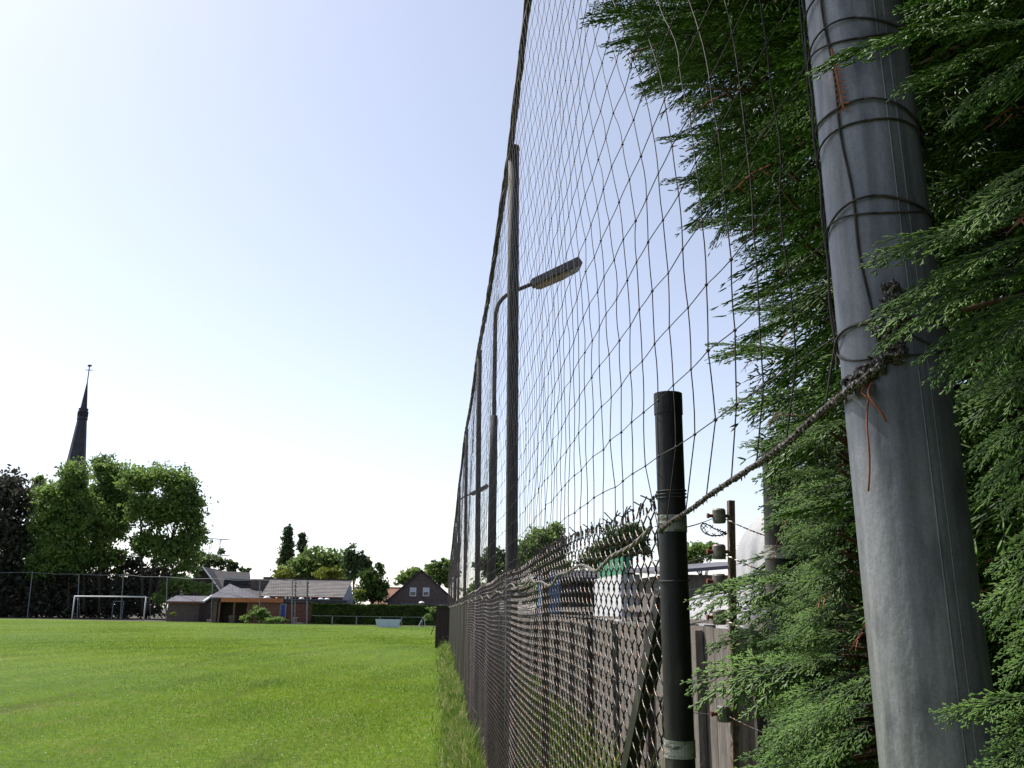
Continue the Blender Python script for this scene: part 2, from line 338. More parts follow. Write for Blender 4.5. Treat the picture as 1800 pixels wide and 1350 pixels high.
# mown grass blades where they can still be told from a flat sheet
def blades(n, gen, hgt, wid, m, name, label, cat, lean=.35, bend=True):
    X, Y, S = gen(n); n = len(X)
    h = hgt[0]+(hgt[1]-hgt[0])*rng.random(n)**1.3; h = h*S[0]; w = (wid[0]+(wid[1]-wid[0])*rng.random(n))*S[1]
    a = rng.random(n)*2*np.pi; la = rng.random(n)*2*np.pi; ll = lean*h*(.3+rng.random(n))
    B = np.stack([X, Y, np.full(n, .005)], 1)
    s = np.stack([np.cos(a), np.sin(a), 0*a], 1)*w[:, None]*.5; L = np.stack([np.cos(la)*ll, np.sin(la)*ll, h], 1)
    if not bend:
        V = np.stack([B-s, B+s, B+L], 1).reshape(-1, 3); Fc = np.arange(3*n).reshape(-1, 3)
    else:
        mid = B+L*np.array([.35, .35, .6]); tip = B+L*np.array([1.15, 1.15, .97])
        V = np.stack([B-s, B+s, mid-s*.8, mid+s*.8, tip], 1).reshape(-1, 3); o = (np.arange(n)*5)[:, None]
        Fc = np.concatenate([o+np.array([0, 1, 3]), o+np.array([0, 3, 2]), o+np.array([2, 3, 4])], 0)
    ob = np_mesh(name, V, Fc, m); tag(ob, label, cat, kind='stuff'); return ob
def gen_lawn(n):
    # denser near the camera: sample by distance with weight 1/d
    d = 8.0*np.exp(rng.random(n)*math.log(108/8.0)); aa = R_(-31)+rng.random(n)*R_(34)
    X = d*np.sin(aa); Y = d*np.cos(aa); k = (X < .45); X, Y, d = X[k], Y[k], d[k]
    return X, Y, (np.clip(d/22, 1, 1.3), np.clip(d/9, 1, 6))
blades(330000, gen_lawn, (.018, .042), (.005, .009), M_['blade'], 'mown_grass', 'short mown bright green grass of the playing field', 'grass', .8, False)
def gen_fence(n):
    d = 5.0*np.exp(rng.random(n)*math.log(42/5.0)); Y = d
    X = .42-np.abs(rng.normal(0, .15, n))+.06*np.sin(Y*3.1)*np.sin(Y*.9); k = (X > -.35); 
    return X[k], Y[k], (np.clip(1.15-(.4-X[k])*1.6, .25, 1.15)*(.6+.6*(np.sin(Y[k]*2.1)*.5+.5)*(np.sin(Y[k]*.77+1)*.5+.5)), np.clip(d[k]/9, 1, 4))
blades(15000, gen_fence, (.05, .50), (.004, .010), M_['weed'], 'fence_weeds', 'tall unmown grass and weeds along the foot of the chain link fence', 'weeds', .45)
def gen_back(n):
    Y = 2.2+rng.random(n)**1.4*30; X = .62+rng.random(n)*1.15
    k = np.sin(Y*1.3+X*3)+rng.random(n) > .2
    return X[k], Y[k], (np.ones(k.sum())*.9, np.clip(Y[k]/8, 1, 4))
blades(16000, gen_back, (.1, .75), (.006, .014), M_['weed'], 'wild_grass', 'wild grass growing between the fence and the plank wall', 'weeds', .4)
# daisies and clover heads
n = 260; d = 9*np.exp(rng.random(n)*1.0); aa = R_(-28)+rng.random(n)*R_(30)
mb = MB()
for k in range(n):
    x, y = d[k]*math.sin(aa[k]), d[k]*math.cos(aa[k])
    if x < .3 and rnd.random() < .35+.6*(x > -2.5): mb.sphere((x, y, .045), .009, .009, .005, 5, 3)
tag(mb.build('daisy_heads', M_['whitepaint']), 'tiny white daisy heads scattered in the mown grass', 'daisies', kind='stuff')

# ================================================================== POLES AND NET
POLES = [(.905, 6.2)] + [(6.72+6.15*i, None) for i in range(7)]
def top_h(y): return 5.38+.004*(y-6) if y < 21 else 5.40-(y-21)*.095
def lean(h): return -.0165*(h-1.6) if h > 1.6 else -.0165*(h-1.6)
pole_lab = ['thick galvanised steel pole wrapped in black cords, nearest and rightmost, against the conifer',
            'tall dark steel net pole standing where the street lamp arm crosses it',
            'steel net pole just left of the street lamp mast',
            'steel net pole with the second lamp head beside it',
            'fourth steel net pole back behind the lamps, slender and dark',
            'fifth slender steel net pole back along the fence', 'sixth slender net pole, partly lost in the dark netting',
            'farthest net pole, at the corner by the brown shelter']
NEAR_R = .0565
pole_objs = []
for i, (y, H) in enumerate(POLES):
    h = H or top_h(y)+.02; x = .5 if i == 0 else .5+.004*(y-6)*(y < 14)
    if i == 0:
        b = on_y(1651, 1340, .905); t = on_y(1499, 5, .925); d = (t-b)/(t[2]-b[2])
        lo = b+d*(0-b[2]); hi = b+d*(H-b[2]); NP0, NPD = lo, d
        r = NEAR_R
    else:
        lo = np.array([.557 if i == 1 else .575, y, 0]); hi = np.array([.511 if i == 1 else .497, y, h]); r = (.047, .040, .036)[min(i-1, 2)]
    T = thing('net_pole', pole_lab[i], 'pole', tuple(lo), 'steel poles carrying the ball net')
    m = MB(); m.tube([lo+(hi-lo)*q for q in np.linspace(0, 1, 12 if i == 0 else 5)], r, 48 if i == 0 else 14)
    m.build('shaft', M_['galv'] if i == 0 else M_['galv_thin'], T, True)
    c = MB(); c.tube([hi, hi+np.array([0, 0, .03])], [r*1.12, r*1.05], 16); c.build('cap', M_['galv_thin'], T)
    pole_objs.append(T)
def pole_pt(h, ang, r=NEAR_R+.002):
    """point on the near pole's surface; ang measured from facing the camera, positive to the left"""
    c = NP0+NPD*(h-NP0[2]); v = -np.array([c[0], c[1], 0]); v /= np.linalg.norm(v); s = np.array([v[1], -v[0], 0])
    return c+r*(math.cos(ang)*v+math.sin(ang)*s)
SGN = 1 if (proj(pole_pt(1.9, 1.0))[0] < proj(pole_pt(1.9, 0))[0]) else -1
NET = thing('ball_net', 'tall black ball stop net hung between the steel poles above the chain link fence', 'net', (.5, 6, 1.8))
NX = .462
def net_bottom(y): return 1.80+.07*np.clip((2.05-y)/1.1, 0, 1)+.015*np.sin(y*3)-.03*np.clip((y-2.2)/2, 0, 1)
def net_top(y):
    ph = ((y-.57)/6.15) % 1.0
    base = np.where(y < 21, 5.36+.004*(y-6), 5.38-(y-21)*.095)+np.where(y < 6.7, (6.7-y)*.26, 0)
    return base-.12*np.sin(np.pi*ph)**2
# lattice of knots
def hrow():
    h = [1.80]; 
    while h[-1] < 6.1: h.append(h[-1]+.124+.03*min(1, max(0, (h[-1]-2.4)/.5)))
    return np.array(h)
HR = hrow()
sh = np.zeros(len(HR))
for k in range(1, len(HR)):
    hm = .5*(HR[k]+HR[k-1]); sh[k] = sh[k-1]+(HR[k]-HR[k-1])*min(.62, .05+max(0, hm-2.3)*.95)
J = np.arange(-22, 372); 
jj, kk = np.meshgrid(J, np.arange(len(HR)), indexing='ij')
wob = rng.normal(0, 1, jj.shape)
Yn = .96+.1215*jj+sh[kk]+.005*np.sin(jj*.9+kk*.6)+.0025*wob
Hn = HR[kk]+.022*np.sin(Yn*1.1+.4)*np.clip((HR[kk]-1.9), 0, 1)+.0015*rng.normal(0, 1, jj.shape)
Xn = NX+.004*(Hn-1.6)+.02*np.sin(Yn*1.09+Hn*.8)*np.clip((Yn-1.2)/1.5, 0, 1)+.003*wob
topY = net_top(Yn); ok = (Yn > .93) & (Yn < 46) & (Hn < topY) & (Hn > net_bottom(Yn)+.02)
Kn = np.stack([Xn, Yn, Hn], -1)
def slack_path(a, b, m=4, am=.007):
    t = np.linspace(0, 1, m)[None, :, None]; P = a[:, None, :]*(1-t)+b[:, None, :]*t
    o = rng.normal(0, am, (len(a), 1, 3))*np.array([.6, 1, .25])
    return P+o*np.sin(np.pi*t)
near_parts, far_parts = [], []
for di, dk in ((1, 0), (0, 1)):
    A = Kn[:Kn.shape[0]-di or None, :Kn.shape[1]-dk or None]; B = Kn[di:, dk:]
    okk = ok[:ok.shape[0]-di or None, :ok.shape[1]-dk or None] & ok[di:, dk:]
    a, b = A[okk], B[okk]; nr = a[:, 1] < 6.3
    near_parts.append(np_paths(slack_path(a[nr], b[nr], 4, .003 if di == 0 else .0012), .00125, 4))
    far_parts.append(np_tubes(a[~nr], b[~nr], np.clip(.0012+.00006*(a[~nr][:, 1]-6), .0012, .0024), None, 3))
ROPE_PX = ((1560, 632, .44), (1535, 655, .425), (1500, 680, .43), (1440, 727, .455), (1370, 790, .462), (1300, 836, .462), (1250, 868, .46), (1205, 903, .455), (1180, 915, .445), (1158, 935, .46))
ROPE = np.array([on_x(u, v, x) for u, v, x in ROPE_PX]); ROPE = np.array([ROPE[i]+(ROPE[i+1]-ROPE[i])*t for i in range(len(ROPE)-1) for t in np.linspace(0, 1, 12)])
# bottom row cords down to the rope; vertical ends
low = ok[:, 0] | ok[:, 1]
for j in range(len(J)):
    ks = np.where(ok[j])[0]
    if len(ks) == 0: continue
    a = Kn[j, ks[0]]
    if a[2]-net_bottom(a[1]) < .3 and a[1] > .95:
        bb = np.array([a[0], a[1]+.005, net_bottom(a[1])]) if a[1] > 2.0 else ROPE[np.argmin(np.abs(ROPE[:, 1]-(a[1]+.045*min(1, (a[1]-.9)/.2))))]; (near_parts if a[1] < 6.3 else far_parts).append(np_tubes([a], [bb], .0012, None, 4 if a[1] < 6.3 else 3))
    t = Kn[j, ks[-1]]; tt = np.array([t[0], t[1]+.05, min(net_top(t[1]+.05), t[2]+.16)])
    far_parts.append(np_tubes([t], [tt], .0012, None, 3))
V, f4 = join(near_parts); o = np_mesh('netting', V, f4, M_['net'], NET); tag(o, kind='stuff')
V, f4 = join(far_parts); o = np_mesh('netting', V, f4, M_['net'], NET); tag(o, kind='stuff')
# knots: small octahedra
kp = Kn[ok]; kp = kp[kp[:, 1] < 12]; r = .0034
oc = np.array([(1, 0, 0), (-1, 0, 0), (0, 1, 0), (0, -1, 0), (0, 0, 1.35), (0, 0, -1.35)])*r
of = np.array([(0, 2, 4), (2, 1, 4), (1, 3, 4), (3, 0, 4), (2, 0, 5), (1, 2, 5), (3, 1, 5), (0, 3, 5)])
V = (kp[:, None, :]+oc[None]*(.8+.5*rng.random((len(kp), 1, 1)))).reshape(-1, 3); Fc = ((np.arange(len(kp))*6)[:, None, None]+of[None]).reshape(-1, 3)
tag(np_mesh('knots', V, Fc, M_['net'], NET), kind='stuff')
# top rope with bunched netting
ys = np.arange(.9, 46, .12)
m = MB(); hh = net_top(ys); xx = NX+.004*(hh-1.6)
m.tube(np.stack([xx, ys, hh], 1), [.020+.008*rnd.random()+.0004*q for q in ys], 7)
m.tube(np.stack([xx+.01*np.sin(ys*9), ys, hh-.045+.010*np.sin(ys*13)], 1), .016, 5)
m.build('top_rope', M_['net'], NET)
# bottom rope: hangs from the near pole to the black post, then runs along the chain link
bp = [on_x(u, v, x) for u, v, x in ((1560, 632, .44), (1535, 655, .425), (1500, 680, .43), (1440, 727, .455), (1370, 790, .462), (1300, 836, .462), (1250, 868, .46), (1205, 903, .455), (1180, 915, .445), (1158, 935, .46))]
def smooth_path(P, n):
    P = np.array(P, float); t = np.concatenate([[0], np.cumsum(np.linalg.norm(np.diff(P, axis=0), axis=1))]); tt = np.linspace(0, t[-1], n)
    Q = np.stack([np.interp(tt, t, P[:, k]) for k in range(3)], 1); K = max(1, n//(len(P)*2)); ker = np.ones(2*K+1)/(2*K+1)
    for k in range(3): Q[:, k] = np.convolve(np.pad(Q[:, k], K, mode='edge'), ker, 'valid')
    return Q
Q = smooth_path(bp, 320)
def braid(Q, r, pitch, strands, sr, jit, mb, n=5):
    L = np.concatenate([[0], np.cumsum(np.linalg.norm(np.diff(Q, axis=0), axis=1))]); t = np.gradient(Q, axis=0); t /= np.linalg.norm(t, axis=1)[:, None]
    a = np.cross(t, [0, 0, 1.]); a /= np.linalg.norm(a, axis=1)[:, None]; b = np.cross(a, t)
    for s in range(strands):
        ph = 2*np.pi*s/strands+L/pitch*2*np.pi*(1 if s % 2 == 0 or strands < 4 else -1)
        rr = r*(1+jit*np.sin(L*61+s*2.1)+jit*rng.normal(0, .35, len(L)))
        mb.tube(Q+rr[:, None]*(np.cos(ph)[:, None]*a+np.sin(ph)[:, None]*b), sr, n)
m = MB(); braid(Q, .0026, .030, 4, .0022, .25, m)
# fuzz and knots tied round the rope
for k in range(120):
    q = Q[rnd.randrange(len(Q))]; d = np.array([rnd.gauss(0, 1), rnd.gauss(0, 1), rnd.gauss(0, 1)]); d /= np.linalg.norm(d)
    m.tube([q, q+d*.006, q+d*.006+np.array([0, 0, -.004])], [.0016, .0012, .0005], 4)
for k in range(0, 320, 13):
    q = Q[k]; m.sphere(q, .0052, .0052, .0045, 6, 4)
m.build('bottom_rope', M_['rope'], NET, True)
ys = np.arange(2.0, 44, .035)
hz = 1.775-.03*np.clip((ys-2.1)/.5, 0, 1)+.016*np.sin(ys*4.4)+.008*np.sin(ys*11)+.012*np.sin(ys*1.3)
m = MB(); braid(np.stack([np.full(len(ys), .474)+.006*np.sin(ys*7), ys, hz], 1)[:600], .0032, .03, 3, .0032, .2, m)
m.tube(np.stack([np.full(len(ys), .474), ys, hz], 1)[600:], .006, 5)
m.build('lower_rope', M_['palerope'], NET, True)
for a_, w_ in ((-.42, .0011), (-.62, .0007)):
    MB().tube([pole_pt(z_, SGN*a_, NEAR_R+.0002) for z_ in np.linspace(.1, 5.2, 24)], w_, 6).build('weld_seam', M_['galv'], pole_objs[0], True)
# cords wrapped round the near pole
def hv(v): # pole height seen at image row v
    lo_, hi_ = 1.0, 3.0
    for _ in range(30):
        mid = .5*(lo_+hi_)
        if proj(NP0+NPD*mid)[1] > v: lo_ = mid
        else: hi_ = mid
    return lo_
m = MB()
for (v, tl, dv, rr) in ((18, .014, 0, .0019), (82, .012, .004, .0018), (112, -.012, .0, .0018), (222, .010, .01, .0021), (250, .024, 0, .0018), (384, .022, 0, .002), (408, -.006, 0, .0015), (583, .02, 0, .0021), (604, .012, .02, .0016), (655, -.035, 0, .0016)):
    h0 = hv(v); pts = []
    for q in np.linspace(0, 2*math.pi, 41):
        pts.append(pole_pt(h0-tl*(1-math.cos(q-.0))*.9+dv*math.sin(q)+.003*math.sin(3*q+v), SGN*q, NEAR_R+.0022+.002*max(0, math.sin(q*2+v))))
    m.tube(pts, rr*.72, 6)
for (a0, a1, vs) in ((.62, .42, (-20, 80, 215, 385, 590)),):
    pts = []; 
    for i, v in enumerate(np.linspace(-20, 590, 46)): pts.append(pole_pt(hv(v), SGN*(.66-.36*(v/590)+.03*math.sin(v*.03)), NEAR_R+.002))
    m.tube(pts, .0014, 6)
# net edge line running down the left side of the pole
pts = [pole_pt(hv(v), SGN*(1.62+.05*math.sin(v*.02)), NEAR_R+.002+.003*abs(math.sin(v*.021))) for v in np.linspace(-30, 640, 60)]
m.tube(pts, .0015, 6)
m.build('lashing_cord', M_['net'], NET, True)
# bunch of old rope tied on the pole
m = MB()
bun = [pole_pt(hv(v), SGN*a, NEAR_R+.006) for v, a in ((535, -.10), (560, -.12), (590, -.12), (615, -.1), (640, -.02), (660, .2), (672, .5), (690, .9))]
braid(smooth_path(bun, 90), .005, .03, 6, .003, .6, m)
bun = [pole_pt(hv(v), SGN*a, NEAR_R+.008) for v, a in ((600, .25), (622, .1), (640, .02), (660, -.05), (640, -.15), (612, -.1))]
braid(smooth_path(bun, 60), .004, .025, 4, .003, .6, m)
for k in range(220):
    v = rnd.uniform(530, 690); a = np.interp(v, [530, 600, 640, 690], [-.1, -.12, .05, .7]); q = pole_pt(hv(v), SGN*(a+rnd.gauss(0, .07)), NEAR_R+rnd.uniform(.003, .014))
    d = np.array([rnd.gauss(0, 1), rnd.gauss(0, 1), rnd.gauss(0, 1)]); d /= np.linalg.norm(d)
    m.tube([q, q+d*.007], [.0022, .001], 4)
m.build('rope_knot', M_['rope'], NET, True)
# loose ends hanging down the pole
m = MB()
for a0, a1, v0, v1, rr in ((.42, .62, 690, 872, .0011), (.40, .22, 690, 760, .0014), (.5, .35, 690, 735, .0011)):
    pts = [pole_pt(hv(v0+(v1-v0)*q), SGN*(a0+(a1-a0)*q**2+.04*math.sin(q*6)), NEAR_R+.004+.012*math.sin(q*2.6)) for q in np.linspace(0, 1, 22)]
    m.tube(pts, rr, 5)
m.build('loose_cord', M_['twig'], NET, True)
TW = thing('dry_twig', 'small brown dead conifer twig caught in the cords of the nearest pole', 'twig', tuple(pole_pt(hv(200), SGN*.4)))
m = MB(); ax = [pole_pt(hv(v), SGN*(.50-.12*(v-120)/110), NEAR_R+.005) for v in np.linspace(120, 225, 12)]
m.tube(ax, [.0016]*6+[.0013]*6, 5); m.build('stem', M_['twig'], TW)
m = MB()
for k in range(3, 12):
    q = ax[k]; dd = (ax[k]-ax[k-1]); dd /= np.linalg.norm(dd)
    for s in (-1, 1):
        e = pole_pt(q[2]+.003, SGN*(.40-s*.18), NEAR_R+.006); m.tube([q, q+(e-q)*.7+dd*.006], [.0012, .0005], 4)
m.build('side_shoots', M_['twig'], TW)

# ================================================================== CHAIN LINK FENCE
CL = thing('chain_link_fence', 'rusty wire chain link fence along the right side of the field, between black posts', 'fence', (.5, 6, 0))
W, H = .042, .074
def chain(y0, y1, pts, sides, rad, jit):
    n = int((y1-y0)/W); k = int(1.86/(H/2)); s = np.arange(k*pts+1)/pts      # s in half-periods
    tri = np.abs(((s+1) % 2)-1)                                             # 0..1..0
    tri = .5-.5*np.cos(np.pi*tri)*1.0 if pts > 1 else tri
    tri = np.clip((tri-.5)*1.04+.5, 0, 1) if pts > 1 else tri
    dirn = np.where((s % 2) < 1, 1, -1); wx = .0042*np.sin(np.pi*s) if pts > 1 else 0*s
    P = np.zeros((n, len(s), 3))
    for i in range(n):
        yy = y0+i*W
        sl = (tri if i % 2 == 0 else 1-tri)
        # interlock: neighbours share the turning line
        P[i, :, 1] = yy+W*sl*1.06
        P[i, :, 0] = .5+(wx if i % 2 == 0 else -wx)
        top = 1.86+.012*math.sin(yy*2)+.02*min(1, max(0, (yy-2.2)))
        P[i, :, 2] = top-s*(H/2)*(top/1.86)
    Y = P[..., 1]; Z = P[..., 2]
    P[..., 0] += .006*np.sin(Y*1.9+Z*1.2)*np.clip((Y-1.95)*3, 0, 1)+.003*np.sin(Y*4.3-Z*1.7)
    P[..., 1] += jit*.6*np.sin(Z*9+Y*3)+.002*np.sin(Z*3+Y*1.2)
    P[..., 2] += .005*np.sin(Y*2.1+Z)*np.clip(Z-.6, 0, 1)
    return np_paths(P, rad, sides)
V, f4 = join([chain(1.95, 6.2, 4, 5, .0021, .004), chain(6.2, 15, 2, 4, .0026, .004), chain(15, 44, 1, 3, .0029, .0)])
tag(np_mesh('wire_mesh', V, f4, M_['chain'], CL, smooth=True), kind='stuff')
# twisted wire ends sticking up along the top edge
m = MB()
for i in range(150):
    y = 1.98+i*W; b = np.array([.5+.009*math.sin(y*1.9+4), y, 1.862+.012*math.sin(y*2)]); j = [rnd.gauss(0, .008) for _ in range(6)]
    m.tube([b+(0, 0, -.012), b+(j[0], j[1], .016), b+(j[2]*1.4, j[3]*1.6, .03+j[4])], .0019, 5)
    m.sphere(b+(j[0], j[1], .014), .0042, .0042, .006, 5, 3)
tag(m.build('twisted_ends', M_['chain'], CL), kind='stuff')
# line wires
for hz_ in (1.42, .75, .06):
    m = MB(); yy = np.arange(1.95, 44, .4); m.tube(np.stack([np.full(len(yy), .508), yy, hz_+.006*np.sin(yy*2)], 1), .002, 5); m.build('line_wire', M_['chain'], CL)
# side wire by the black post
m = MB(); zz = np.linspace(.1, 1.8, 60); m.tube(np.stack([.49+.006*np.sin(zz*31), 1.955+.012*np.sin(zz*23), zz], 1), .0022, 5); m.build('end_wire', M_['chain'], CL)
def black_post(P0, P1, r, bands, label=None, parent=CL):
    P0 = np.array(P0); P1 = np.array(P1)
    o = MB().tube([P0+(P1-P0)*t for t in (0, .5, .985, 1)], [r, r, r, r*.93], 28).build('post', M_['blackpost'], parent, False)
    me = o.data; me.polygons.foreach_set('use_smooth', np.array([len(p.vertices) == 4 for p in me.polygons]))
    if label: o['label'] = label
    c = MB().tube([P1-(P1-P0)/np.linalg.norm(P1-P0)*.045, P1+np.array([0, 0, .003])], [r*1.05, r*1.05], 28).build('cap', M_['blackpost'], o)
    for h, w in bands:
        q = P0+(P1-P0)*(h-P0[2])/(P1[2]-P0[2]); up = (P1-P0)/np.linalg.norm(P1-P0)
        MB().tube([q-up*w/2, q+up*w/2], r*1.045, 28).build('band', M_['band'], o, False)
    return o
t = on_y(1174, 695, 1.90); b_ = on_y(1196, 1345, 1.90)
d = (t-b_)/(t[2]-b_[2]); P0 = b_+d*(0-b_[2])
h1 = on_x(1182, 920, .5)[2]; h2 = on_x(1196, 1318, .5)[2]
post = black_post(P0, t, .0305, ((h1, .036), (h2, .034)), 'thick black round end post with two pale bands')
for v in (862, 868, 874, 1021):
    h0 = on_x(1180, v, .5)[2]; c = P0+d*h0
    MB().tube([c+.0325*np.array([math.cos(q), math.sin(q), .06*math.sin(q+1)]) for q in np.linspace(0, 6.2, 24)], .0016, 5).build('tie_wire', M_['galv_thin'], post)
for i in range(16):
    y = 4.45+2.55*i
    MB().box(.512, .545, y-.016, y+.016, 0, 1.80).build('post', M_['rust'], CL)
# diagonal brace behind the mesh
m = MB(); a = on_y(1166, 1062, 2.05); b_ = on_y(1108, 1345, 2.42); dd = b_-a; m.bar(a, a+dd*(a[2]-.02)/(-dd[2]), .035, .045)
m.build('brace', M_['blackpost'], CL)
p2b = on_y(1384, 1300, 2.02); p2t = on_y(1367, 778, 2.02); d2 = (p2t-p2b)/(p2t[2]-p2b[2])
T = thing('black_post', 'second black round post with pale band, half hidden in the conifer beside the pole', 'post', tuple(p2b+d2*(-p2b[2])))
black_post(p2b+d2*(-p2b[2]), p2t, .037, ((on_y(1376, 972, 2.02)[2], .03),), None, T)

# ================================================================== PLANK WALL, STAKE, TARPAULIN
PW = thing('plank_wall', 'low wall of grey weathered planks behind the chain link fence', 'wall', (1.9, 8, 0))
WX = 1.9; WT = 1.518
y = 3.2; k = 0
base = MB().box(-.011, .011, -.098, .098, 0, WT).build('plank', M_['plank'], PW)
first = True; bm_variants = []
while y < 26:
    w = .2*(1+rnd.uniform(-.06, .06)); dz = rnd.uniform(-.012, .012); dx = rnd.uniform(-.006, .006)
    o = base if first else base.copy()
    if not first: COL.objects.link(o)
    first = False
    o.parent = PW; o.matrix_parent_inverse = Matrix(); o.location = (WX+dx-1.9, y-8, dz); o.rotation_euler = (rnd.uniform(-.004, .004), 0, rnd.uniform(-.03, .03)); o.scale = (1, w/.2, 1)
    y += w+.004; k += 1
for i, yy in enumerate(np.arange(3.3, 27, 1.55)):
    MB().box(WX-.075, WX-.02, yy-.045, yy+.045, 0, WT-.03).build('batten', M_['plankdark'] if i % 2 else M_['plank'], PW)
MB().box(WX-.02, WX+.045, 3.1, 26, WT+.018, WT+.045).build('capping', M_['plank'], PW)
for k in range(26):
    yy = 4.2+k*.31
    for zz in (.28, 1.38): MB().tube([(WX-.0165, yy, zz), (WX-.0125, yy, zz)], .006, 6).build('nail_head', M_['rust'], PW)
# nearer dark upright boards by the conifer
for i, (u0, u1, yy, vt, mm) in enumerate(((1288, 1322, 3.9, 1105, 'plank'), (1322, 1342, 3.6, 1108, 'plankdark'), (1342, 1362, 3.7, 1112, 'plank'), (1362, 1412, 3.45, 1112, 'plankdark'), (1412, 1440, 3.5, 1118, 'plank'), (1440, 1500, 3.4, 1118, 'plankdark'))):
    a = on_y(u0, vt, yy); b_ = on_y(u1, vt, yy)
    MB().box(a[0], b_[0]-.004, yy, yy+.03, 0, a[2]).build('board', M_[mm], PW)
ST = thing('barbed_wire_fence', 'rusty steel stake carrying grey insulators and barbed wire beside the conifer', 'fence', (.86, 2.55, 0))
sb, stp = on_y(1288, 1330, 2.55), on_y(1281, 880, 2.55)
ds = (stp-sb)/(stp[2]-sb[2]); s0 = sb+ds*(-sb[2])
m = MB(); m.bar(s0, stp, .005, .022); m.bar(s0+(.008, -.006, 0), stp+(.008, -.006, 0), .016, .005); m.build('stake', M_['rust'], ST)
wires = MB()
for v, s in ((907, 1), (970, 1), (1022, 1), (1085, 1), (1255, -1)):
    c = on_y(1264 if v < 1200 else 1272, v, 2.55)
    o = MB().tube([c+(0, 0, -.021), c+(0, 0, -.014), c+(0, 0, .016), c+(0, 0, .021)], [.017, .0195, .0195, .016], 18).build('insulator', M_['ceramic'], ST, False)
    MB().tube([c+(-.036, 0, 0), c+(-.03, 0, 0), c+(-.03, 0, 0), c+(-.016, 0, 0)], [.0075, .0075, .005, .005], 8).build('bolt', M_['rustred'], o)
    MB().tube([c+(.016, 0, 0), c+(.036, -.004, .001)], .005, 8).build('bracket', M_['rust'], o)
    e = on_y(1150, {907: 925, 970: 985, 1022: 1035, 1085: 1088, 1255: 1225}[v], 3.4)
    P = [c+(e-c)*t+np.array([0, 0, -.02*math.sin(math.pi*t)]) for t in np.linspace(0, 1, 14)]
    braid(smooth_path(P, 60), .0015, .03, 2, .0012, .1, wires, 4)
    e = on_y(1480, v+60, 2.1); P = [c+(e-c)*t+np.array([0, 0, -.02*math.sin(math.pi*t)]) for t in np.linspace(0, 1, 10)]
    braid(smooth_path(P, 50), .0015, .03, 2, .0012, .1, wires, 4)
    for t in (.15, .3, .45, .6, .75):
        q = c+(on_y(1150, v, 3.4)-c)*0+(P[0]-c)*t
cl_ = [on_y(u, v, 2.6) for u, v in ((1278, 938), (1262, 932), (1248, 925), (1238, 918), (1230, 924), (1236, 936), (1250, 942), (1268, 941), (1282, 936))]
braid(smooth_path(cl_, 60), .0015, .02, 2, .0013, .2, wires, 4)
for q in smooth_path(cl_, 9): 
    wires.tube([q+(-.006, 0, .006), q+(.006, 0, -.006)], .0012, 4); wires.tube([q+(-.006, 0, -.006), q+(.006, .003, .005)], .0012, 4)
wires.build('barbed_wire', M_['chain'], ST)
# white tarpaulin over a heap behind the planks
def cloth(name, label, prof, y0, y1, zb, m, am=1.0):
    nu, nv = 46, 26; V = []
    for j in range(nv):
        t = j/(nv-1)
        for i in range(nu):
            s = i/(nu-1); x = prof[0]+(prof[1]-prof[0])*s
            hh = prof[2](s); ang = t*math.pi
            fold = am*.035*math.sin(s*17+t*5)+.02*math.sin(s*31-t*9+1)+.03*math.sin(t*8+s*4)
            yy = y0+(y1-y0)*(.5-.5*math.cos(ang)*(.9+.1*math.sin(ang))); z = zb+(hh-zb)*(math.sin(ang)**.26)
            V.append((yy+fold*(1-math.sin(ang)**2)*.8, x+fold*.5, z+fold*.45*math.sin(ang)))
    Fq = [(j*nu+i, j*nu+i+1, (j+1)*nu+i+1, (j+1)*nu+i) for j in range(nv-1) for i in range(nu-1)]
    o = np_mesh(name, np.array(V), np.array(Fq), m, smooth=True)
    md = o.modifiers.new('thick', 'SOLIDIFY'); md.thickness = .006
    return o
za = on_y(1220, 1038, 9.0)[2]; zb_ = on_y(1275, 1034, 7.9)[2]
o = cloth('tarpaulin', '', (7.0, 9.3, lambda s: zb_+(za-zb_)*s-.10*abs(s-.5)), 2.28, 3.4, .02, M_['tarp'])
tag(o, 'creased white tarpaulin over a low heap behind the plank wall', 'tarpaulin')
zt3 = on_y(1320, 897, 7.9)[2]
o = cloth('wrapped_load', '', (6.9, 8.05, lambda s: zt3-.12*abs(2*s-1)**6), 2.62, 3.5, .02, M_['tarp'], .5)
tag(o, 'tall load wrapped in white sheeting, behind the rusty stake', 'wrapped load')

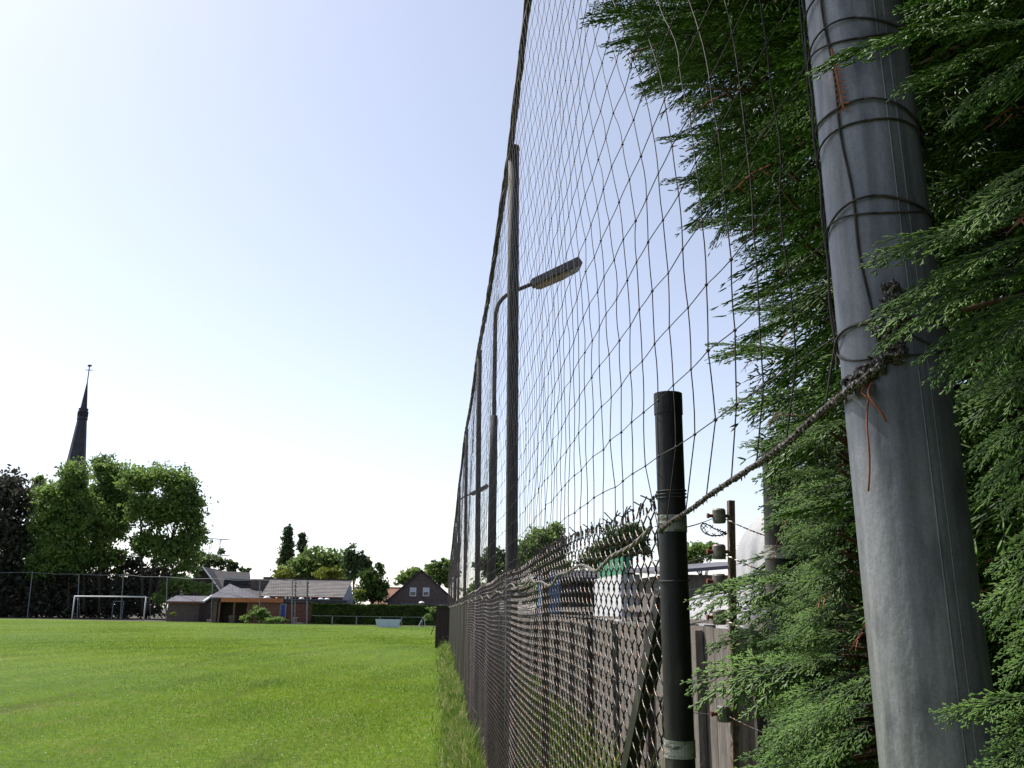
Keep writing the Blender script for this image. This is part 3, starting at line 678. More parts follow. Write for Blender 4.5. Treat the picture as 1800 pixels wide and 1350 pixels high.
# ================================================================== STREET LAMPS
def street_lamp(y, label, x0=.70, k=1.0):
    T = thing('street_lamp', label, 'street lamp', (x0*1, y, 0), 'street lamps behind the fence')
    top = 1.6+.36*12; xl = x0
    MB().tube([(xl, y, 0), (xl-.01, y, 3.6), (xl-.01, y, 4.25)], [.062, .058, .05], 14).build('lower_mast', M_['galv_thin'], T, True)
    tp = [(xl-.01, y, 4.2), (xl-.02, y, 5.75), (xl, y, 5.92), (xl+.08, y, 6.03), (xl+.3, y, 6.14), (xl+.56, y, 6.26)]
    MB().tube(smooth_path(tp, 30), .03, 12).build('mast_arm', M_['galv_thin'], T, True)
    a = np.array([xl+.5, y, 6.23]); b = np.array([xl+1.22, y, 6.60]); d = (b-a)/np.linalg.norm(b-a); up = np.cross(d, [0, -1, 0]); up = up if up[2] > 0 else -up
    s = np.array([0, 1., 0])
    def sec(t, w, hu, hd): 
        c = a+(b-a)*t; return [c-s*w-up*hd, c+s*w-up*hd, c+s*w*.75+up*hu, c-s*w*.75+up*hu]
    rings = [sec(0, .06, .045, .04), sec(.04, .10, .055, .045), sec(.97, .12, .075, .045), sec(1, .115, .06, .045)]
    v = [p for r_ in rings for p in r_]; f = [(0, 1, 2, 3), (15, 14, 13, 12)]+[(i*4+j, (i+1)*4+j, (i+1)*4+(j+1) % 4, i*4+(j+1) % 4) for i in range(3) for j in range(4)]
    MB().add(v, f).build('lamp_housing', M_['lampgrey'], T)
    rings = [sec(.05, .05, -.046, .085), sec(.15, .08, -.046, .105), sec(.62, .085, -.046, .11), sec(.72, .08, -.046, .10)]
    v = [p for r_ in rings for p in r_]; MB().add(v, f).build('lens', M_['lamplens'], T)
    rings = [sec(.73, .08, -.046, .10), sec(.80, .08, -.046, .10), sec(.92, .075, -.046, .09), sec(.97, .05, -.046, .07)]
    v = [p for r_ in rings for p in r_]; MB().add(v, f).build('clear_cover', M_['lampclear'], T)
    return T
street_lamp(12.0, 'street lamp with curved arm and amber lens, seen large through the net')
street_lamp(36.0, 'distant small street lamp, head low between the dark net poles', .66)

# ================================================================== SHELTER at the fence corner
by = 40.0
xa = on_y(764, 1140, by)[0]; xb = on_y(799, 1140, by)[0]; zt = on_y(797, 1070, by)[2]; zl = on_y(765, 1066, by)[2]
SH = thing('player_shelter', 'dark brown wooden players shelter at the far end of the fence', 'shelter', (xa, by, 0))
n_ = 5
for i in range(n_):
    x0 = xa+(xb-xa)*i/n_; x1 = xa+(xb-xa)*(i+1)/n_
    MB().box(x0+.006, x1-.006, by, by+.03, .02, zl-.05).build('board', M_['shelter'], SH)
MB().box(xb-.03, xb, by+.03, by+3, .02, zt-.04).build('back_panel', M_['shelter'], SH)
MB().box(xa, xb-.035, by+2.97, by+3, .02, zl-.05).build('side_panel', M_['shelter'], SH)
xr = on_y(742, 1063, by)[0]; zr = on_y(742, 1062, by)[2]
MB().prism([(xr, by-.08, zr), (xb+.04, by-.08, zt-.02), (xb+.04, by-.08, zt+.03), (xr, by-.08, zr+.045)], (0, 3.2, 0)).build('roof', M_['shelter'], SH)
MB().box(xa+.3, xb-.06, by+.1, by+2.9, .42, .46).build('bench', M_['pale'], SH)

# ================================================================== TREES (leaf faces spread through lobes)
def leaf_cloud(lobes, n, size, seed, hollow=.55, flat=.6, clump=26, drop=0.0):
    r = np.random.default_rng(seed); L = np.array(lobes, float); vol = (L[:, 3]*L[:, 4]*L[:, 5])**.75; pr = vol/vol.sum()
    nc = max(6, n//clump); idx = r.choice(len(L), nc, p=pr)
    d = r.normal(0, 1, (nc, 3)); d /= np.linalg.norm(d, axis=1)[:, None]; d[:, 2] = np.where(d[:, 2] < -.6, -d[:, 2]*.5, d[:, 2])
    rad = hollow+(1.08-hollow)*r.random(nc)**.6
    C = L[idx, :3]+d*rad[:, None]*L[idx, 3:6]
    cs = L[idx, 3:6].mean(1)*(.13+.16*r.random(nc))
    P = C[:, None, :]+r.normal(0, 1, (nc, clump, 3))*cs[:, None, None]*np.array([1, 1, flat])
    P[..., 2] -= drop*np.abs(r.normal(0, 1, (nc, clump)))*cs[:, None]
    P = P.reshape(-1, 3); k = len(P)
    a = r.normal(0, 1, (k, 3)); a /= np.linalg.norm(a, axis=1)[:, None]; b = np.cross(a, r.normal(0, 1, (k, 3))); b /= np.linalg.norm(b, axis=1)[:, None]
    s = size*(.6+.8*r.random(k))[:, None]
    V = np.stack([P-a*s, P-b*s*.55, P+a*s, P+b*s*.55], 1).reshape(-1, 3); V[:, 2] = np.maximum(V[:, 2], .02)
    return V, np.arange(4*k).reshape(-1, 4)
def px_lobes(y, specs, sy=.85):
    """specs: (u, v, ru, rv) in photo measures at distance y"""
    out = []
    for u, v, ru, rv in specs:
        c = on_y(u, v, y); k = y/ray(u, v)[1]/FPX
        sc = np.linalg.norm(c-EYE)/np.linalg.norm(ray(u, v))/FPX
        out.append((c[0], y+rnd.uniform(-.3, .3)*ru*sc, c[2], ru*sc, ru*sc*sy, rv*sc))
    return out
def tree(name, label, cat, y, specs, m, n, size, trunks, seed, group=None, hollow=.5, clump=26, flat=.6, drop=0., tr=.22):
    L = px_lobes(y, specs); bx_ = np.mean([l[0] for l in L]); T = thing(name, label, cat, (bx_, y, 0), group)
    V, f = leaf_cloud(L, n, size, seed, hollow, flat, clump, drop); np_mesh('crown', V, f, m, T)
    mb = MB()
    for (u0, u1, v1) in trunks:
        t = on_y(u1, v1, y); b = on_y(u0, 1085, y); b[2] = 0; mid = (t+b)/2+np.array([rnd.uniform(-.3, .3), 0, 0])
        P = smooth_path([b, mid, t], 12); mb.tube(P, np.linspace(tr, tr*.25, 12), 7)
        for q in (4, 6, 7, 8, 9):
            for s in range(2):
                l = L[rnd.randrange(len(L))]; e = np.array(l[:3])+np.array([rnd.uniform(-.5, .5)*l[3], rnd.uniform(-.5, .5)*l[4], rnd.uniform(-.2, .6)*l[5]])
                if np.linalg.norm(e-P[q]) < 14 and e[2] > P[q][2]-.5: mb.tube([P[q], P[q]*.5+e*.5+np.array([0, 0, .3]), e], [tr*.38, tr*.22, tr*.06], 5)
    if mb.n: mb.build('trunk', M_['trunk'], T, True)
    return T
tree('copper_beech', 'dark purplish leafy tree at the left edge of the field', 'tree', 124, [(-30, 900, 70, 80), (20, 880, 48, 52), (10, 960, 60, 70), (-40, 1020, 70, 60), (45, 985, 40, 60), (10, 1045, 60, 50)], M_['leafdark'], 15000, .32, [(5, 5, 900)], 1, hollow=.3)
tree('slender_tree', 'thin topped young tree between the dark tree and the church spire', 'tree', 132, [(68, 880, 14, 40), (66, 850, 7, 22), (86, 915, 14, 30)], M_['leaf'], 2000, .3, [(72, 68, 850)], 2, hollow=.2)
tree('leafy_tree', 'large round green tree directly below the church spire', 'tree', 122, [(133, 845, 26, 34), (105, 880, 34, 34), (85, 930, 34, 40), (130, 910, 42, 50), (165, 930, 34, 45), (110, 985, 46, 38), (150, 980, 40, 40), (70, 1000, 28, 40)], M_['leaf'], 28000, .23, [(120, 128, 880), (148, 140, 880), (175, 170, 930)], 3, 'big trees behind the goal', hollow=.35)
tree('leafy_tree', 'tallest pointed green tree right of the spire', 'tree', 127, [(183, 830, 22, 32), (205, 850, 26, 36), (180, 880, 34, 36), (215, 900, 32, 40), (190, 930, 30, 26)], M_['leaf'], 16000, .23, [(186, 184, 850), (180, 205, 860)], 4, 'big trees behind the goal', hollow=.3)
tree('leafy_tree', 'broad airy green tree at the right end of the group behind the goal', 'tree', 121, [(240, 850, 26, 26), (280, 845, 30, 28), (318, 858, 30, 32), (335, 900, 26, 36), (300, 905, 44, 40), (255, 900, 32, 34), (338, 950, 22, 30), (310, 975, 36, 30), (260, 960, 34, 28), (325, 1005, 20, 18)], M_['leaf'], 24000, .23, [(258, 282, 870), (262, 322, 890), (252, 245, 870)], 5, 'big trees behind the goal', hollow=.42)
tree('golden_shrub', 'yellow green shrub glowing between the trunks behind the goal', 'shrub', 125, [(195, 985, 22, 22), (205, 1005, 14, 14)], M_['leafyellow'], 900, .26, [], 6, hollow=.2)
tree('shade_thicket', 'dark undergrowth filled out as darkness below the big trees behind the goal', 'thicket', 126, [(-20, 1040, 60, 50), (60, 1035, 60, 50), (120, 1040, 60, 50), (190, 1045, 60, 42), (250, 1040, 50, 48), (290, 1020, 30, 50), (225, 1000, 30, 30), (-20, 1072, 80, 22), (70, 1074, 60, 20), (140, 1074, 60, 20), (210, 1076, 60, 18), (265, 1078, 30, 16)], M_['leafdark'], 20000, .3, [], 7, hollow=.1)  # low lobes of dark leaves added as opaque darkness under the crowns
tree('far_wood', 'belt of woodland added to darken the gaps far behind the goal', 'wood', 168, [(-60+40*i, 1052-(i % 3)*6, 34, 26) for i in range(10)], M_['leafhedge'], 9000, .4, [], 44, hollow=.1)  # added dark mass, closes the bright gaps under the trees
tree('round_shrub', 'olive green shrub above the small shed roof', 'shrub', 116, [(318, 1030, 26, 15), (345, 1036, 22, 12), (362, 1042, 14, 16), (290, 1050, 14, 30)], M_['leaf'], 3200, .2, [], 8, hollow=.3)
tree('garden_tree', 'small tree behind the brick house with white bargeboards', 'tree', 150, [(372, 988, 18, 14), (390, 975, 6, 18), (398, 992, 10, 14), (412, 1000, 7, 12), (355, 992, 14, 18), (430, 1008, 9, 14)], M_['leafpoplar'], 2600, .3, [(385, 388, 985)], 9, hollow=.3)
tree('poplar', 'taller of the two dark slender poplars', 'tree', 175, [(506, 930, 4, 14), (505, 945, 7, 20), (504, 965, 9, 22), (501, 985, 10, 20), (511, 970, 6, 14)], M_['leafpoplar'], 4200, .26, [(505, 505, 950)], 10, 'two slender poplars', hollow=.2)
tree('poplar', 'shorter right hand slender poplar', 'tree', 180, [(531, 945, 4, 12), (531, 960, 6, 18), (532, 976, 6, 14)], M_['leafpoplar'], 2400, .26, [(532, 532, 960)], 11, 'two slender poplars', hollow=.2)
tree('willow', 'wide light green willow behind the long tiled roof', 'tree', 142, [(560, 985, 34, 22), (590, 990, 26, 24), (535, 998, 30, 22), (505, 1005, 22, 18), (600, 1010, 20, 20), (560, 1010, 50, 18)], M_['leaflight'], 8200, .3, [(560, 560, 1000)], 12, hollow=.4, drop=1.1, clump=40)
tree('garden_tree', 'bright yellow green bushy tree just above the left end of the tiled roof', 'tree', 130, [(500, 1010, 20, 12), (572, 1012, 20, 12), (588, 1008, 12, 12)], M_['leafyellow'], 1500, .25, [], 13, hollow=.3)
tree('garden_tree', 'dark green tree with ragged top right of the willow', 'tree', 136, [(616, 985, 12, 24), (634, 985, 10, 16), (625, 1005, 18, 22), (640, 1000, 12, 20)], M_['leafpoplar'], 3400, .26, [(622, 620, 980)], 14, hollow=.3)
tree('dark_evergreen', 'dark dense conical evergreen beside the tiled roof', 'tree', 112, [(648, 1012, 16, 16), (655, 1030, 22, 18), (650, 1048, 30, 16), (668, 1005, 10, 16), (672, 1035, 10, 20)], M_['leafhedge'], 5200, .2, [(652, 652, 1010)], 15, hollow=.2)
tree('golden_shrub', 'curling bright yellow shrub above the hedge', 'shrub', 101, [(630, 1040, 8, 5), (640, 1042, 6, 4), (626, 1050, 5, 6), (634, 1054, 6, 4)], M_['leafyellow'], 500, .12, [], 16, hollow=.3)
tree('garden_tree', 'green tree behind the left slope of the gabled brick house', 'tree', 135, [(716, 1018, 14, 14), (728, 1010, 16, 12), (704, 1026, 8, 8)], M_['leaf'], 2600, .25, [(720, 722, 1015)], 17, hollow=.3)
tree('garden_tree', 'green tree rising behind the ridge of the gabled brick house', 'tree', 140, [(762, 1000, 16, 14), (778, 995, 12, 12), (770, 1018, 20, 18), (790, 1010, 14, 24)], M_['leaf'], 3600, .25, [(770, 768, 1005)], 18, hollow=.35)
tree('roadside_tree', 'round green tree seen through the net right of the big dark pole', 'tree', 48, [(950, 955, 30, 26), (968, 940, 22, 20), (930, 970, 26, 22), (975, 965, 22, 24), (950, 990, 50, 22), (915, 990, 22, 18)], M_['leaf'], 8500, .10, [(950, 955, 960)], 19, 'trees beyond the road', hollow=.3, tr=.12)
tree('roadside_tree', 'darker tree behind the top of the chain link near the black end post', 'tree', 42, [(1080, 960, 30, 30), (1110, 940, 22, 24), (1060, 975, 30, 22), (1040, 990, 26, 18), (1125, 965, 16, 24)], M_['leafpoplar'], 8000, .09, [(1085, 1085, 960)], 20, 'trees beyond the road', hollow=.3, tr=.12)
tree('roadside_tree', 'low tree between the street lamp mast and the dark net poles', 'tree', 62, [(870, 985, 20, 18), (895, 990, 18, 16), (850, 995, 16, 14), (885, 1005, 34, 16)], M_['leafpoplar'], 5000, .13, [(872, 872, 985)], 21, 'trees beyond the road', hollow=.3, tr=.12)
tree('roadside_tree', 'distant tree seen just right of the black end post', 'tree', 60, [(1230, 972, 22, 15), (1252, 966, 12, 11), (1210, 985, 20, 16)], M_['leaf'], 3600, .12, [(1232, 1232, 975)], 22, 'trees beyond the road', hollow=.35, tr=.12)
tree('roadside_tree', 'low dark tree right of the rusty stake', 'tree', 60, [(1330, 985, 40, 20), (1400, 990, 50, 24)], M_['leafpoplar'], 4200, .12, [(1340, 1340, 985)], 23, 'trees beyond the road', hollow=.3, tr=.12)

# ================================================================== CHURCH
cy = 235.0
c = on_y(143, 728, cy); CX = on_y(134, 812, cy)[0]
CH = thing('church_tower', 'tall pointed dark slate church spire with cross, behind the trees on the left', 'church', (CX, cy, 0))
zs = {v: on_y(140, v, cy)[2] for v in (640, 650, 672, 718, 738, 812, 848)}
ax0 = np.array([CX, cy]); 
def px_w(w): return w*cy*1.02/FPX
def ring(cx, z, r, n=8): return [(cx+r*math.cos(2*math.pi*(j+.5)/n), cy+r*math.sin(2*math.pi*(j+.5)/n), z) for j in range(n)]
def loft(rings, name, m, par):
    n = len(rings[0]); v = [p for r_ in rings for p in r_]
    f = [(i*n+j, i*n+(j+1) % n, (i+1)*n+(j+1) % n, (i+1)*n+j) for i in range(len(rings)-1) for j in range(n)]+[tuple(range(n-1, -1, -1)), tuple((len(rings)-1)*n+j for j in range(n))]
    return MB().add(v, f).build(name, m, par)
loft([ring(CX, zs[848], px_w(21)), ring(CX, zs[812]+.8, px_w(14)), ring(CX, zs[738], px_w(7.6))], 'spire', M_['slate'], CH)
lan = loft([ring(CX, zs[738], px_w(8.8)), ring(CX, zs[738]+.6, px_w(8.2)), ring(CX, zs[718]-.5, px_w(7.4)), ring(CX, zs[718], px_w(7.8))], 'lantern', M_['slate'], CH)
mb = MB()
for j in range(8):
    q = 2*math.pi*j/8; rr = px_w(8.05); cxx, cyy = CX+rr*math.cos(q)*.93, cy+rr*math.sin(q)*.93
    mb.box(cxx-.18, cxx+.18, cyy-.18, cyy+.18, zs[738]+.9, zs[718]-.9)
mb.build('louvre_openings', M_['dark'], lan)
loft([ring(CX, zs[718], px_w(5.4)), ring(CX, zs[672], px_w(.9))], 'spire_tip', M_['slate'], CH)
mb = MB(); mb.bar((CX, cy, zs[672]-.5), (CX, cy, zs[640]), .2); mb.bar((CX-.9, cy, zs[650]), (CX+.9, cy, zs[650]), .16); mb.bar((CX-.5, cy, zs[650]+1.2), (CX+.55, cy, zs[650]+1.2), .1, .5)
mb.build('cross', M_['slate'], CH)
r_ = px_w(16.5); MB().box(CX-r_, CX+r_, cy-r_, cy+r_, 0, zs[848]).build('tower', M_['brick'], CH)
mb = MB(); mb.box(CX-r_-.3, CX+r_+.3, cy-r_-.3, cy+r_+.3, zs[848]-.6, zs[848]+.05); mb.build('cornice', M_['slate'], CH)

# ================================================================== HOUSES AND CLUB BUILDINGS
def gable_house(name, label, cat, y, u0, u1, vb_eave, vr, depth, wallm, roofm, ur=None, over=.35):
    """gable end faces the camera; u0,u1 eaves; vr ridge row"""
    a = on_y(u0, vb_eave, y); b = on_y(u1, vb_eave, y); ur = ur or (u0+u1)/2; r = on_y(ur, vr, y); ze = (a[2]+b[2])/2
    T = thing(name, label, cat, ((a[0]+b[0])/2, y, 0))
    MB().prism([(a[0], y, 0), (b[0], y, 0), (b[0], y, ze), (r[0], y, r[2]), (a[0], y, ze)], (0, depth, 0)).build('wall', M_[wallm], T)
    for s, e in ((a, -1), (b, 1)):
        dx, dz = r[0]-s[0], r[2]-ze; L = math.hypot(dx, dz); ux, uz = dx/L, dz/L
        p0 = (s[0]-ux*over, y-.3, ze-uz*over+.03); p1 = (r[0], y-.3, r[2]+.03); th = .18
        MB().prism([p0, p1, (p1[0], p1[1], p1[2]+th), (p0[0], p0[1], p0[2]+th)], (0, depth+.6, 0)).build('roof', M_[roofm], T)
    return T, a, b, r, ze
def window(T, y, u0, u1, v0, v1, glassm='glass', fm='whitepaint', split=True):
    a = on_y(u0, v1, y-.05); b = on_y(u1, v0, y-.05); t = .1
    fr = MB(); fr.box(a[0], b[0], y-.10, y-.002, a[2], a[2]+t).box(a[0], b[0], y-.10, y-.002, b[2]-t, b[2])
    fr.box(a[0], a[0]+t, y-.10, y-.002, a[2]+t, b[2]-t).box(b[0]-t, b[0], y-.10, y-.002, a[2]+t, b[2]-t)
    if split: zc = a[2]*.45+b[2]*.55; fr.box(a[0]+t, b[0]-t, y-.09, y-.002, zc-.05, zc+.05)
    o = fr.build('window', M_[fm], T)
    if split:
        MB().box(a[0]+t, b[0]-t, y-.05, y-.002, a[2]+t, zc-.05).build('pane', M_['glass'], o); MB().box(a[0]+t, b[0]-t, y-.05, y-.002, zc+.05, b[2]-t).build('pane', M_['blind'], o)
    else: MB().box(a[0]+t, b[0]-t, y-.05, y-.002, a[2]+t, b[2]-t).build('pane', M_[glassm], o)
    return o
# right gabled brick house
T, a, b, r, ze = gable_house('gabled_house', 'brown brick house gable with two white framed upstairs windows above the hedge', 'house', 112, 682, 800, 1057, 1004, 9, 'brick', 'tiledark', 741)
window(T, 112, 720, 732, 1033, 1048); window(T, 112, 743, 755, 1033, 1048)
# lean-to strip and dome in front of it
y = 104; a = on_y(708, 1060, y); b = on_y(800, 1060, y)
TF = thing('flat_annex', 'low flat roofed annex with one white dome just behind the hedge', 'annex', ((a[0]+b[0])/2, y, 0))
MB().box(a[0], b[0], y, y+6, 0, a[2]-.3).build('wall', M_['brick'], TF); MB().box(a[0]-.2, b[0]+.2, y-.2, y+6.2, a[2]-.3, a[2]).build('roof', M_['felt'], TF)
c = on_y(741, 1058, y+1); MB().sphere((c[0], y+1.5, a[2]), .36, .36, .24, 10, 6, 0).build('rooflight', M_['dome'], TF, True)
# red tiled roof house
y = 125; a = on_y(655, 1057, y); b = on_y(706, 1057, y); rt = on_y(690, 1032, y)
T = thing('red_roofed_house', 'low house with red tiled roof between the dark evergreen and the gabled house', 'house', ((a[0]+b[0])/2, y, 0))
MB().box(a[0], b[0], y, y+7, 0, a[2]-.3).build('wall', M_['brickred'], T)
MB().prism([(a[0]-.3, y-.4, a[2]-.35), (a[0]-.3, y+3.5, rt[2]), (a[0]-.3, y+7.4, a[2]-.35)], (b[0]-a[0]+.6, 0, 0)).build('roof', M_['tilered'], T)
MB().box(a[0]-.2, b[0]+.2, y+3.38, y+3.62, rt[2]-.06, rt[2]+.08).build('ridge', M_['tilered'], T)
# long hall with tiled roof
y = 104; er = on_y(608, 1051, y); el = on_y(458, 1048, y); ridr = on_y(618, 1022, y+5); ridl = on_y(476, 1017, y+5)
T = thing('long_hall', 'long low hall with big grey brown tiled roof facing the field', 'hall', ((el[0]+er[0])/2, y, 0))
ze = el[2]; zr = (ridl[2]+ridr[2])/2
MB().box(el[0]+.3, er[0]-.3, y+.5, y+9.5, 0, ze-.1).build('wall', M_['dark'], T)
rows = 12
for i in range(rows):       # tile courses, each a slightly lapped strip
    t0, t1 = i/rows, (i+1)/rows+.015
    p = lambda t: (y+5*t, ze+(zr-ze)*t)
    (ya, za), (yb, zb) = p(t0), p(min(t1, 1.0))
    MB().add([(el[0]+(ridl[0]-el[0])*t0, ya, za+.05), (er[0]+(ridr[0]-er[0])*t0*.3, ya, za+.05), (er[0]+(ridr[0]-er[0])*t1*.3, yb, zb), (el[0]+(ridl[0]-el[0])*t1, yb, zb),
              (el[0]+(ridl[0]-el[0])*t0, ya, za-.06), (er[0]+(ridr[0]-er[0])*t0*.3, ya, za-.06), (er[0]+(ridr[0]-er[0])*t1*.3, yb, zb-.11), (el[0]+(ridl[0]-el[0])*t1, yb, zb-.11)],
             [(0, 1, 2, 3), (4, 7, 6, 5), (0, 4, 5, 1), (1, 5, 6, 2), (2, 6, 7, 3), (3, 7, 4, 0)]).build('tile_course', M_['tile'], T)
MB().prism([(er[0]-.3, y+5, zr-.1), (er[0]-.3, y+9.8, ze), (er[0]-.3, y+9.6, ze-.15), (er[0]-.3, y+5, zr-.3)], (ridl[0]-er[0]+1, 0, 0)).build('roof', M_['tile'], T)
MB().box(ridl[0], er[0]+(ridr[0]-er[0])*.3, y+4.88, y+5.12, zr-.02, zr+.12).build('ridge', M_['tiledark'], T)
MB().box(el[0], er[0], y-.08, y+.02, ze-.12, ze+.03).build('gutter', M_['brickred'], T)
g0 = on_y(601, 1056, y-.2); g1 = on_y(621, 1056, y-.2); gt = on_y(616, 1025, y-.2)
MB().prism([(g0[0], y-.3, g0[2]-.5), (g1[0], y-.3, g0[2]-.5), (g1[0], y-.3, g0[2]), (gt[0], y-.3, gt[2]), (g0[0], y-.3, g0[2])], (0, .18, 0)).build('gable_board', M_['greyboard'], T)
cc = on_y(467, 1022, y+4); MB().box(cc[0]-.5, cc[0]+.5, y+5, y+6, ze, on_y(467, 1014, y+5)[2]).build('chimney', M_['brick'], T)
# roof to the left of the hall
y = 108; a = on_y(448, 1048, y); b = on_y(468, 1022, y)
T = thing('dark_roofed_house', 'dark grey roofed house with chimney squeezed left of the long tiled hall', 'house', (a[0], y, 0))
a2 = on_y(398, 1052, y); zt_ = on_y(440, 1024, y+4)[2]
MB().box(a2[0], b[0]+.6, y+.3, y+8, 0, a[2]-.1).build('wall', M_['brick'], T)
MB().prism([(a2[0], y, a[2]-.15), (a2[0], y+4, zt_-.7), (a2[0], y+8.2, a[2]-.15)], (b[0]-a2[0]+.8, 0, 0)).build('roof', M_['tiledark'], T)
q = on_y(456, 1018, y+4); MB().box(q[0]-.9, q[0]+.7, y+3.6, y+5, a[2], q[2]).build('chimney', M_['brick'], T)
# brick house with white bargeboards
T, a, b, r, ze = gable_house('brick_house', 'dark brick house with pale bargeboards on its gable, left of the club house', 'house', 128, 326, 392, 1044, 999, 10, 'brick', 'tiledark', 357)
mb = MB(); mb.bar((a[0]-.5, 127.5, ze-.35), (r[0], 127.5, r[2]+.2), .12, .5, (0, -1, .01)); o = mb.build('bargeboard', M_['whitepaint'], T)
mb = MB(); mb.bar((b[0]+1.1, 127.5, ze-1.2), (r[0], 127.5, r[2]+.2), .12, .55, (0, -1, .01)); mb.build('bargeboard', M_['whitepaint'], T)
ra = on_y(362, 1001, 130); rb = on_y(412, 1008, 130); rbe = on_y(440, 1032, 128)
MB().add([(ra[0], 133, ra[2]), (rb[0]+1.5, 133, ra[2]-.2), (rbe[0]+.5, 128, ze-.6), (r[0]+.2, 128, ze-.6)]+[(ra[0], 133.2, ra[2]-.2), (rb[0]+1.5, 133.2, ra[2]-.4), (rbe[0]+.5, 128.2, ze-.8), (r[0]+.2, 128.2, ze-.8)], [(0, 1, 2, 3), (7, 6, 5, 4), (0, 4, 5, 1), (1, 5, 6, 2), (2, 6, 7, 3), (3, 7, 4, 0)]).build('roof', M_['tiledark'], T)
MB().box(r[0]+1, rbe[0], 128.4, 133.1, 0, ze-.7).build('wall', M_['brick'], T)
mb = MB(); p = on_y(398, 1016, 129.5); p2 = on_y(438, 1017, 129.5); mb.box(p[0], p2[0], 129.2, 129.4, p[2]-.12, p[2]+.12); mb.build('dormer_fascia', M_['whitepaint'], T)
p = on_y(405, 1022, 129.5); MB().box(p[0]-.9, p2[0], 129.45, 131, p[2]-.9, p[2]+.35).build('dormer', M_['tiledark'], T)
# club house: grey hipped roof, porch, boarded wall, blue door, flat roof with domes
y = 100
CHO = thing('club_house', 'low brown club house with orange fascia, blue door and white dome rooflights', 'club house', (on_y(450, 1060, y)[0], y, 0))
xl = on_y(376, 1055, y)[0]; xm = on_y(395, 1055, y)[0]; xp = on_y(440, 1055, y)[0]; xd = on_y(499, 1055, y)[0]; xr = on_y(548, 1058, y)[0]; xe = on_y(604, 1058, y)[0]
zf = on_y(440, 1058, y)[2]; zft = on_y(440, 1051, y)[2]
MB().box(xp-.3, xd, y, y+.2, 0, zf).build('boarded_wall', M_['cedar'], CHO)
MB().box(xd, xe, y+.3, y+.5, 0, zf-.1).build('brick_wall', M_['brickred'], CHO)
MB().box(xl, xp, y+3, y+3.2, 0, zf).build('porch_wall', M_['brick'], CHO)
MB().box(xl, xl+.4, y, y+3, 0, zf).build('porch_wall', M_['brick'], CHO)
MB().box(xm-.3, xd, y-.35, y-.2, zf-.05, zft).build('fascia', M_['fascia'], CHO)
MB().box(xd+.02, xe, y+.1, y+.25, zf-.02, zft-.1).build('fascia', M_['felt'], CHO)
MB().box(xl-.2, xe, y-.2, y+8, zft-.16, zft-.04).build('flat_roof', M_['felt'], CHO)
MB().box(xl, xe, y+7.8, y+8, 0, zft-.16).build('rear_wall', M_['brick'], CHO)
for uu in (386, 412, 438):
    q = on_y(uu, 1070, y)[0]; MB().box(q-.08, q+.08, y-.15, y+.01, 0, zf-.06).build('porch_post', M_['cedar'], CHO)
da, db = on_y(493, 1084, y), on_y(502, 1063, y)
o = MB().box(da[0], db[0], y-.07, y-.003, da[2], db[2]).build('door', M_['blue'], CHO); MB().box(da[0]+.1, da[0]+.16, y-.11, y-.072, 1.0, 1.15).build('handle', M_['greypaint'], o)
fr = MB(); fr.box(da[0]-.12, da[0]-.005, y-.09, y-.003, 0, db[2]+.12).box(db[0]+.005, db[0]+.12, y-.09, y-.003, 0, db[2]+.12).box(da[0]-.005, db[0]+.005, y-.09, y-.003, db[2]+.003, db[2]+.12).build('door_frame', M_['greyboard'], CHO)
for (u, ru, rv) in ((423, 4, 2.6), (433, 5, 2.4), (469, 6.5, 4.5), (486, 1.8, 2.5), (502, 1.5, 3.2), (509, 1.3, 3), (530, 5, 3.2), (546, 1.2, 3.4), (564, 5, 3), (575, 4.6, 2.8)):
    k_ = y/FPX*1.02; q = on_y(u, 1052, y+1.4)
    MB().sphere((q[0], y+1.4, zft-.05), ru*k_, ru*k_, rv*k_, 10, 6, 0).build('rooflight', M_['dome'], CHO, True)
# pyramid roof over the left part
pk = on_y(404, 1026, y+4); mb = MB(); b0, b1 = on_y(368, 1053, y)[0], on_y(440, 1053, y)[0]
mb.add([(b0, y-.4, zft), (b1, y-.4, zft), (b1, y+8.2, zft), (b0, y+8.2, zft), (pk[0], y+4, pk[2])], [(0, 1, 4), (1, 2, 4), (2, 3, 4), (3, 0, 4), (3, 2, 1, 0)]).build('hipped_roof', M_['felt'], CHO)
# small shed with pitched roof
y = 104; SHD = thing('garden_shed', 'small dark shed with grey pitched roof and white verge, left of the club house', 'shed', (on_y(325, 1070, y)[0], y, 0))
x0, x1 = on_y(291, 1060, y)[0], on_y(355, 1060, y)[0]; ze = on_y(320, 1057, y)[2]; zr = on_y(320, 1047, y+2)[2]
MB().box(x0+.2, x1-.3, y+.3, y+4, 0, ze-.05).build('wall', M_['brick'], SHD)
MB().prism([(x0, y, ze), (x0+.5, y+2.1, zr), (x0+.5, y+2.1, zr-.1), (x0, y, ze-.1)], (x1-x0, 0, 0)).build('roof', M_['felt'], SHD)
MB().prism([(x0+.5, y+2.1, zr-.01), (x0, y+4.3, ze), (x0, y+4.3, ze-.1), (x0+.5, y+2.1, zr-.11)], (x1-x0, 0, 0)).build('roof', M_['felt'], SHD)
MB().box(x0, x1, y-.06, y-.003, ze-.22, ze-.02).build('fascia', M_['brickred'], SHD)
MB().add([(x1+.01, y-.02, ze-.1), (x1+.3, y-.02, ze-.1), (x1+.75, y+2.1, zr+.06), (x1+.5, y+2.1, zr+.06), (x1+.01, y-.02, ze+.1), (x1+.3, y-.02, ze+.1), (x1+.75, y+2.1, zr+.2), (x1+.5, y+2.1, zr+.2)], [(3, 2, 1, 0), (4, 5, 6, 7), (0, 1, 5, 4), (1, 2, 6, 5), (2, 3, 7, 6), (3, 0, 4, 7)]).build('verge', M_['whitepaint'], SHD)
